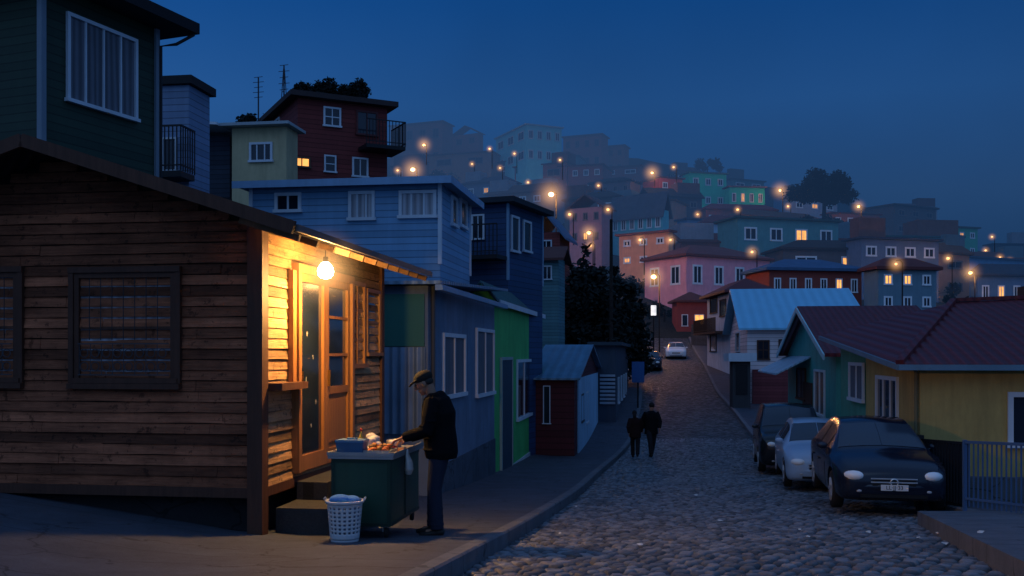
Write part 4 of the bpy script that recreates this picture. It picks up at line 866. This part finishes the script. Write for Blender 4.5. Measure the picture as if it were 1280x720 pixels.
for j in range(rows*2):
    for k in range(n*2):
        if j%2==1 and k%4 in(1,2) and 1<j<rows*2-2: continue
        fs.append((j*2*n+k,j*2*n+(k+1)%(2*n),(j+1)*2*n+(k+1)%(2*n),(j+1)*2*n+k))
mb.add(vs,fs); q=mb.build('basket',wp,o,True,norm=False)
m=q.modifiers.new('s','SOLIDIFY'); m.thickness=.004; bake(q)
MB().lathe([(.001,.02),(.12,.02),(.15,.35),(.12,.375),(.001,.38)],n=20).build('liner',mat('grey_cloth',(.16,.2,.28),.9),o,True)
mb=MB(); mb.ell((-.04,-.03,.42),(.11,.09,.05)); mb.ell((.07,.0,.41),(.08,.09,.045)); q=mb.build('cloth',mat('blue_cloth',(.06,.22,.55),.9),o,True); remesh(q,.01,2)
MB().tube([(-.19,0,.4),(-.2,-.04,.43),(-.2,.04,.43),(-.19,.06,.4)],.008,6).build('handle',wp,o)
MB().tube([(.19,-.06,.4),(.2,-.04,.43),(.2,.04,.43),(.19,.06,.4)],.008,6).build('handle',wp,o)

# ------------------------------------------------------------ cars
STN=[(0.00,.56,.34,.52,.50,.62),(.05,.69,.26,.60,.60,.71),(.16,.77,.21,.67,.66,.78),(.35,.815,.19,.73,.69,.845),(.65,.835,.19,.80,.70,.905),(.88,.84,.19,.85,.69,.94),(1.0,.84,.19,.87,.68,.97),
 (1.36,.84,.19,.885,.61,1.18),(1.74,.84,.19,.895,.55,1.35),(2.0,.84,.19,.90,.535,1.40),(2.55,.84,.19,.91,.53,1.415),(3.1,.84,.19,.92,.535,1.37),(3.35,.835,.2,.925,.56,1.27),(3.62,.82,.21,.91,.62,1.05),(3.75,.79,.23,.84,.63,.92),(3.85,.74,.3,.7,.58,.76),(3.88,.66,.36,.6,.5,.66)]
SUV=[(0.00,.66,.34,.56,.60,.70),(.05,.76,.27,.66,.70,.80),(.16,.81,.23,.72,.74,.86),(.35,.83,.21,.76,.75,.89),(.7,.84,.2,.80,.75,.92),(.88,.84,.2,.85,.74,.96),(1.0,.84,.2,.88,.73,1.0),
 (1.35,.84,.2,.90,.66,1.26),(1.65,.84,.2,.90,.63,1.42),(2.0,.84,.2,.90,.63,1.455),(2.6,.84,.2,.91,.63,1.46),(3.3,.84,.2,.92,.63,1.44),(3.6,.835,.2,.925,.63,1.38),(3.74,.83,.21,.92,.64,1.12),(3.8,.81,.23,.88,.66,.95),(3.86,.78,.3,.75,.64,.82),(3.88,.72,.36,.66,.58,.72)]
CUR=[STN]
def csurf(y,v,zs=1.,ws=1.):
    S_=CUR[0]
    for a,b in zip(S_,S_[1:]):
        if y<=b[0]: break
    t=(y-a[0])/(b[0]-a[0]); _,w,zb,zl,wr,zt=[p+(q-p)*t for p,q in zip(a,b)]
    c=[(0,zb),(.8*w,zb),(.965*w,zb+.07),(w,zb+.45*(zl-zb)),(.985*w,zl-.02),(wr+.02,zt-.045),(wr*.82,zt-.008),(0,zt+.02)]
    v=max(0,min(6.9999,v)); i=int(v); f=v-i; g=lambda k:c[max(0,min(7,k))]
    p0,p1,p2,p3=g(i-1),g(i),g(i+1),g(i+2)
    if i==6: p3=(-p1[0],p1[1])
    if i==0: p0=(-p2[0],p2[1])
    r=[.5*(2*p1[k]+(p2[k]-p0[k])*f+(2*p0[k]-5*p1[k]+4*p2[k]-p3[k])*f*f+(-p0[k]+3*p1[k]-3*p2[k]+p3[k])*f**3) for k in(0,1)] if i not in(4,) else [p1[k]+(p2[k]-p1[k])*f for k in(0,1)]
    z=r[1]; 
    if zs!=1: z=.19+(z-.19)*zs
    return Vector((r[0]*ws,y,z))
def cpatch(mb,y0,y1,v0,v1,sg,off,zs,ws,ny=8,nv=4,th=0.):
    vs=[];fs=[]
    for j in range(ny+1):
        for i in range(nv+1):
            y=y0+(y1-y0)*j/ny; v=v0+(v1-v0)*i/nv; p=csurf(y,v,zs,ws); a=csurf(y+.01,v,zs,ws)-csurf(y-.01,v,zs,ws); b=csurf(y,min(v+.02,6.99),zs,ws)-csurf(y,v-.02,zs,ws)
            n=b.cross(a).normalized(); 
            if n.x<0 and v<6: n=-n
            if v>=5 and n.z<0: n=-n
            p=p+n*off; vs.append((p.x*sg,p.y,p.z))
    for j in range(ny):
        for i in range(nv): q=j*(nv+1)+i; fs.append((q,q+1,q+nv+2,q+nv+1))
    mb.add(vs,fs)
def car(name,label,loc,col,zs=1.,ws=1.,plate='',group=None,rz=-8.5,emblem=False,suv=False):
    CUR[0]=SUV if suv else STN; S_=CUR[0]
    e=empty(name,loc,R(rz),label,'car',group)
    pm=mat('paint_'+label[:14],col,.16,metal=.0,var=.08,spec=.5)
    mb=MB(); ys=[]
    for a,b in zip(S_,S_[1:]):
        for k in range(2): ys.append(a[0]+(b[0]-a[0])*k/2)
    ys.append(S_[-1][0]); vv=[i/3 for i in range(22)]; ring=[]
    for y in ys:
        half=[csurf(y,v,zs,ws) for v in vv]; full=half+[Vector((-p.x,p.y,p.z)) for p in reversed(half[1:-1])]; ring.append(full)
    n=len(ring[0]); vs=[p for r in ring for p in r]; fs=[]
    for j in range(len(ring)-1):
        for k in range(n): fs.append((j*n+k,j*n+(k+1)%n,(j+1)*n+(k+1)%n,(j+1)*n+k))
    fs.append(tuple(range(n))); fs.append(tuple((len(ring)-1)*n+k for k in range(n)))
    mb.add(vs,fs); body=mb.build('body',pm,e,True)
    rw=.30*(1+(max(zs,1)-1)*.5); wy=(.70,3.12)
    cut=MB()
    for y in wy:
        for s in(-1,1): cut.tube([(s*.58,y,rw+.02),(s*1.1,y,rw+.02)],rw+.05,24,(0,0,1))
    co=cut.build('cut',None); md=body.modifiers.new('b','BOOLEAN'); md.object=co; md.operation='DIFFERENCE'; md.solver='EXACT'
    body.parent=None; bpy.context.view_layer.update(); bake(body); body.parent=e; D.objects.remove(co)
    for p in body.data.polygons: p.use_smooth=True
    try: body.data.set_sharp_from_angle(angle=R(42))
    except Exception as ex: print(ex)
    gl=mat('car_glass',(.035,.05,.07),.2,spec=.5,var=.05)
    wa,wb=(1.05,1.62) if suv else (1.05,1.72)
    mb=MB(); 
    for s in(-1,1): cpatch(mb,wa,wb,5.12,6.99,s,.006,zs,ws)
    mb.build('windscreen',gl,e,True)
    mb=MB(); ra,rb=(3.62,3.73) if suv else (3.33,3.6)
    for s in(-1,1): cpatch(mb,ra,rb,5.15,6.99,s,.006,zs,ws)
    mb.build('rear_window',gl,e,True)
    for s in(-1,1):
        for a,b in((1.58,2.24),(2.34,3.05)):
            d=MB(); cpatch(d,a-.2 if a<2 else a-.03,b+.05 if a<2 else b-.02,1.8,4.05,s,.004,zs,ws)
            do=d.build('door',pm,e,True)
            w=MB(); cpatch(w,a,b,4.18,4.88,s,.006,zs,ws); w.build('side_window',gl,do,True)
            h=MB(); p=csurf(b-.1,3.5,zs,ws); h.box(s*(p.x-.01),s*(p.x+.025),b-.22,b-.06,p.z-.012,p.z+.012); h.build('handle',pm,do)
        for y in wy:
            t=MB(); x0,x1=s*.66*ws,s*.83*ws; t.tube([(x0,y,rw),(x0+s*.02,y,rw),(x1-s*.02,y,rw),(x1,y,rw)],[rw-.03,rw,rw,rw-.025],24,(0,0,1)); to=t.build('wheel',mat('tyre',(.015,.015,.016),.85),e,True)
            rm=MB(); rm.tube([(x1-s*.01,y,rw),(x1+s*.006,y,rw)],[rw*.66,rw*.62],20,(0,0,1))
            for k in range(5):
                an=k*1.2566; rm.bar((x1+s*.01,y,rw),(x1+s*.01,y+math.cos(an)*rw*.6,rw+math.sin(an)*rw*.6),.05,.012,Vector((1,0,0)))
            rm.build('rim',mat('alloy',(.5,.5,.52),.35,metal=.5),to,False)
        p=csurf(.12,4.3,zs,ws)
        hl=MB(); hl.ell((s*.565*ws,.10,p.z-.035),(.165,.12,.085),16,10,Matrix.Rotation(s*R(26),3,'Z')); hl.build('headlight',mat('headlamp_lens',(.95,.95,.93),.1,spec=.8,var=.1),e,True)
        MB().ell((s*.5*ws,.04,.37),(.06,.05,.035),12,8).build('fog_light',mat('fog_lens',(.5,.5,.52),.1,spec=.8),e,True)
        mm=MB(); q=csurf(1.4,4.2,zs,ws); mm.ell((s*(q.x+.09),1.4,q.z+.05),(.09,.05,.055),12,8); mm.bar((s*(q.x-.02),1.4,q.z),(s*(q.x+.06),1.4,q.z+.03),.04,.03); mm.build('wing_mirror',pm,e,True)
        MB().ell((s*.66*ws,3.74,.78*zs),(.1,.07,.12),12,8).build('tail_light',mat('tail_red',(.25,.01,.01),.2),e,True)
    z=csurf(.03,4,zs,ws).z+.02
    MB().box(-.32,.32,-.012,.03,z-.10,z+.0).build('grille',mat('grille_black',(.01,.01,.01),.6),e)
    MB().box(-.34,.34,-.018,.03,z-.055,z-.035).build('grille_bar',mat('chrome',(.85,.85,.85),.3,metal=.8),e)
    MB().box(-.34,.34,-.016,.03,z-.0,z+.018).build('grille_bar',mat('chrome',(.85,.85,.85),.3,metal=.8),e)
    MB().box(-.48*ws,.48*ws,-.008,.06,.27,.32).build('bumper_intake',MC['grille_black'],e)
    MB().ell((0,.06,.43),(.64*ws,.085,.085),20,8).build('bumper',pm,e,True)
    pl=MB().box(-.2,.2,-.045,-.033,.385,.475).build('number_plate',mat('plate_white',(.7,.7,.68),.5,var=.1),e)
    if plate:
        cu=D.curves.new('plate_text','FONT'); cu.body=plate; cu.size=.085; cu.align_x='CENTER'; cu.align_y='CENTER'; cu.extrude=.001
        to=D.objects.new('plate_text',cu); COL.objects.link(to); me=D.meshes.new_from_object(to); D.objects.remove(to)
        me.materials.append(mat('plate_black',(.01,.01,.01),.5)); t2=D.objects.new('lettering',me); COL.objects.link(t2); t2.parent=pl; t2.rotation_euler=(R(90),0,0); t2.location=(0,-.048,.43)
    if emblem:
        m=MB(); m.tube([(.055*math.cos(k*math.pi/10),-.028,z-.045+.055*math.sin(k*math.pi/10)) for k in range(21)],.009,6); m.bar((-.085,-.03,z-.052),(.02,-.03,z-.042),.012,.014); m.bar((-.02,-.03,z-.048),(.085,-.03,z-.038),.012,.014)
        m.build('emblem',MC['chrome'],e)
    return e
car('parked_car','dark blue hatchback parked nearest the camera on the right',(5.87,15.3,zr(15.2)+.0),(.012,.017,.032),.96,1.02,'LL·JJ·33',emblem=True,rz=-10.5)
car('parked_car','pale silver hatchback parked second, behind the dark blue car',(6.66,21.2,zr(21.2)-.0),(.36,.50,.66),1.,.96,rz=-11)
car('parked_car','black tall boxy car parked third, behind the silver car',(7.42,26.2,zr(26.2)),(.010,.012,.016),1.24,1.06,rz=-11,suv=True)
car('parked_car','white car far up the cobbled street',(P(845,0,80).x,80,zr(80)-.02),(.8,.82,.84),1.,1.)
car('parked_car','dark car half hidden at the left kerb far up the street',(P(812,0,70).x,70,zr(70)-.02),(.015,.02,.03),1.05,1.)

# ------------------------------------------------------------ fences, sign, antennas, pole, litter
iron=mat('fence_metal',(.06,.13,.26),.5,metal=.0)
a=P(1206,0,14.3);b=P(1330,0,12.6); f=empty('railing_fence',(a.x,a.y,zr(a.y)+.2),0,'blue grey metal railing fence at the lower right edge','fence')
mb=MB(); rail(mb,[(0,0,.02),(b.x-a.x,b.y-a.y,.12)],.92,.085,.009); mb.build('bars',iron,f)
MB().box(-.025,.025,-.025,.025,-.2,.97).build('post',iron,f)
a=P(1150,0,17.);b=P(1208,0,15.4); f=empty('black_gate',(a.x,a.y,zr(a.y)+.05),0,'black slatted gate between the dark blue car and the yellow house','gate')
mb=MB(); rail(mb,[(0,0,.02),(b.x-a.x,b.y-a.y,.1)],1.1,.1,.02); mb.build('bars',dark,f); MB().box(-.05,.05,-.05,.05,-.2,1.2).build('post',dark,f)
f=empty('low_wall',(7.3,16.6,zr(16)),R(-8.5),'low concrete garden wall under the mustard house','wall'); MB().box(0,9,0,.18,-.5,.5).build('wall',conc,f)
X=P(800,0,48).x; sgn=empty('blue_sign',(X-.1,48,zr(48)),0,'blue rectangular sign on a thin pole at the left kerb','sign')
MB().tube([(0,0,0),(0,0,2.4)],.04,8).build('pole',dark,sgn); MB().box(-.3,.3,-.06,-.03,1.35,2.35).build('sign_board',mat('sign_blue',(.03,.11,.3),.5),sgn)
lt=P(817,388,80); o=empty('lit_sign',(lt.x,80,zr(80)),0,'small white lit sign on a post below the street lamp','sign'); zz=lt.z-zr(80)
MB().tube([(0,0,0),(0,0,zz)],.06,8).build('pole',dark,o); MB().box(-.2,.2,-.1,.1,zz-.4,zz+.4).build('light_box',mat('white_lit',(.8,.8,.8),.5,emit=(.85,.8,.75),es=1.2),o)
o=empty('utility_pole',(P(764,0,54).x,54,zr(54)),0,'thin wooden utility pole rising through the conifers','pole'); MB().tube([(0,0,0),(0,0,9.6)],[.12,.08],10).build('pole',bark,o)
for px,y0,y1,Y,lab in((355,82,158,42,'lattice antenna mast on the roof left of the red house'),(323,97,160,42,'thin leaning antenna left of the lattice mast')):
    p=P(px,y1,Y); h=(y1-y0)/F*Y; o=empty('antenna',p,0,lab,'antenna'); mb=MB(); mb.tube([(0,0,-.5),(0,0,h)],.03,6)
    for k in range(5): z=h*(.6+.1*k); q=.18+.05*(k%2); mb.bar((-q,0,z),(q,0,z+.04),.02)
    if px==355:
        mb.bar((-.22,0,-.5),(-.02,0,h*.95),.03); mb.bar((.22,0,-.5),(.02,0,h*.95),.03)
        for k in range(8): z=h*k/9; q=.2*(1-k/9); mb.bar((-q,0,z),(q,0,z+.18),.018)
    mb.build('mast',mat('antenna_metal',(.03,.03,.04),.6),o)
random.seed(5)
lm=mat('litter_paper',(.6,.6,.58),.7)
for i,(px,Y) in enumerate([(1150,11.3),(1180,10.6),(1172,12),(1225,10.2),(985,16.2),(870,20),(1000,12.5),(1010,11.5),(760,13.5),(905,23),(700,12.),(720,17),(900,14),(1085,12.2),(800,10.5)]):
    x=P(px,0,Y).x; mb=MB(); s=random.uniform(.02,.04); ang=random.random()*3
    vs=[(0,0,.03)]+[(math.cos(ang+k)*s*random.uniform(.6,1.4),math.sin(ang+k)*s*random.uniform(.6,1.4),random.uniform(0.005,.03)) for k in(0,1.1,2.2,3.3,4.4,5.3)]
    mb.add(vs,[(0,1+k,1+(k+1)%6) for k in range(6)]); q=mb.build('litter',lm); slab=Y<14 and x>4+(Y-8)*.283; q.location=(x,Y,zr(Y)+(.172 if slab else .016)); tag(q,'scrap of pale litter lying on the street','litter','scraps of litter on the cobbles')
# ------------------------------------------------------------ world, sun, camera
wd=D.worlds.new('World'); SC.world=wd; wd.use_nodes=True; t=NT(wd.node_tree); t.N.clear()
out=t.n('ShaderNodeOutputWorld'); bg=t.n('ShaderNodeBackground'); tc=t.n('ShaderNodeTexCoord'); sx=t.n('ShaderNodeSeparateXYZ'); t.L.new(tc.outputs['Generated'],sx.inputs[0])
cr=t.n('ShaderNodeValToRGB'); t.L.new(sx.outputs[2],cr.inputs[0]); E=cr.color_ramp.elements
E[0].position=0; E[0].color=(.008,.030,.088,1); E[1].position=.42; E[1].color=(.003,.040,.17,1)
for p_,c in((.07,(.011,.042,.118,1)),(.15,(.019,.066,.180,1)),(.24,(.016,.080,.250,1)),(.33,(.006,.062,.235,1))):
    q=E.new(p_); q.color=c
hz=t.noise(tc.outputs['Generated'],2.5,4,.5); xs=t.m('DIVIDE',t.m('ADD',sx.outputs[0],.5),1.,clamp=True)
vs=t.n('ShaderNodeVectorMath',operation='SCALE'); t.L.new(cr.outputs[0],vs.inputs[0]); t.L.new(t.m('SUBTRACT',t.m('ADD',.85,t.m('MULTIPLY',hz,.5)),t.m('MULTIPLY',xs,.3)),vs.inputs['Scale'])
q=t.m('SUBTRACT',sx.outputs[2],t.m('MULTIPLY',sx.outputs[1],.8)); q=t.m('DIVIDE',t.m('ADD',q,.30),.9,clamp=True)
mx_=t.n('ShaderNodeMix',data_type='RGBA'); t.L.new(q,mx_.inputs[0]); t.L.new(vs.outputs[0],mx_.inputs[6]); mx_.inputs[7].default_value=(.080,.180,.42,1)
t.L.new(mx_.outputs[2],bg.inputs[0]); bg.inputs[1].default_value=1.; t.L.new(bg.outputs[0],out.inputs[0])
su=D.lights.new('sun','SUN'); su.energy=.12; su.angle=R(40); su.color=(.5,.72,1.); so=D.objects.new('sun',su); COL.objects.link(so); so.rotation_euler=(R(52),0,R(-25))
cam=D.cameras.new('camera'); cam.lens=35.016; cam.sensor_width=36; cam.shift_y=(HY-360)/1280; cam.clip_end=4000; cam.clip_start=.1
co=D.objects.new('camera',cam); COL.objects.link(co); co.rotation_euler=(R(90),0,0); SC.camera=co
SC.view_settings.view_transform='Standard'; SC.view_settings.look='None'; SC.view_settings.exposure=0
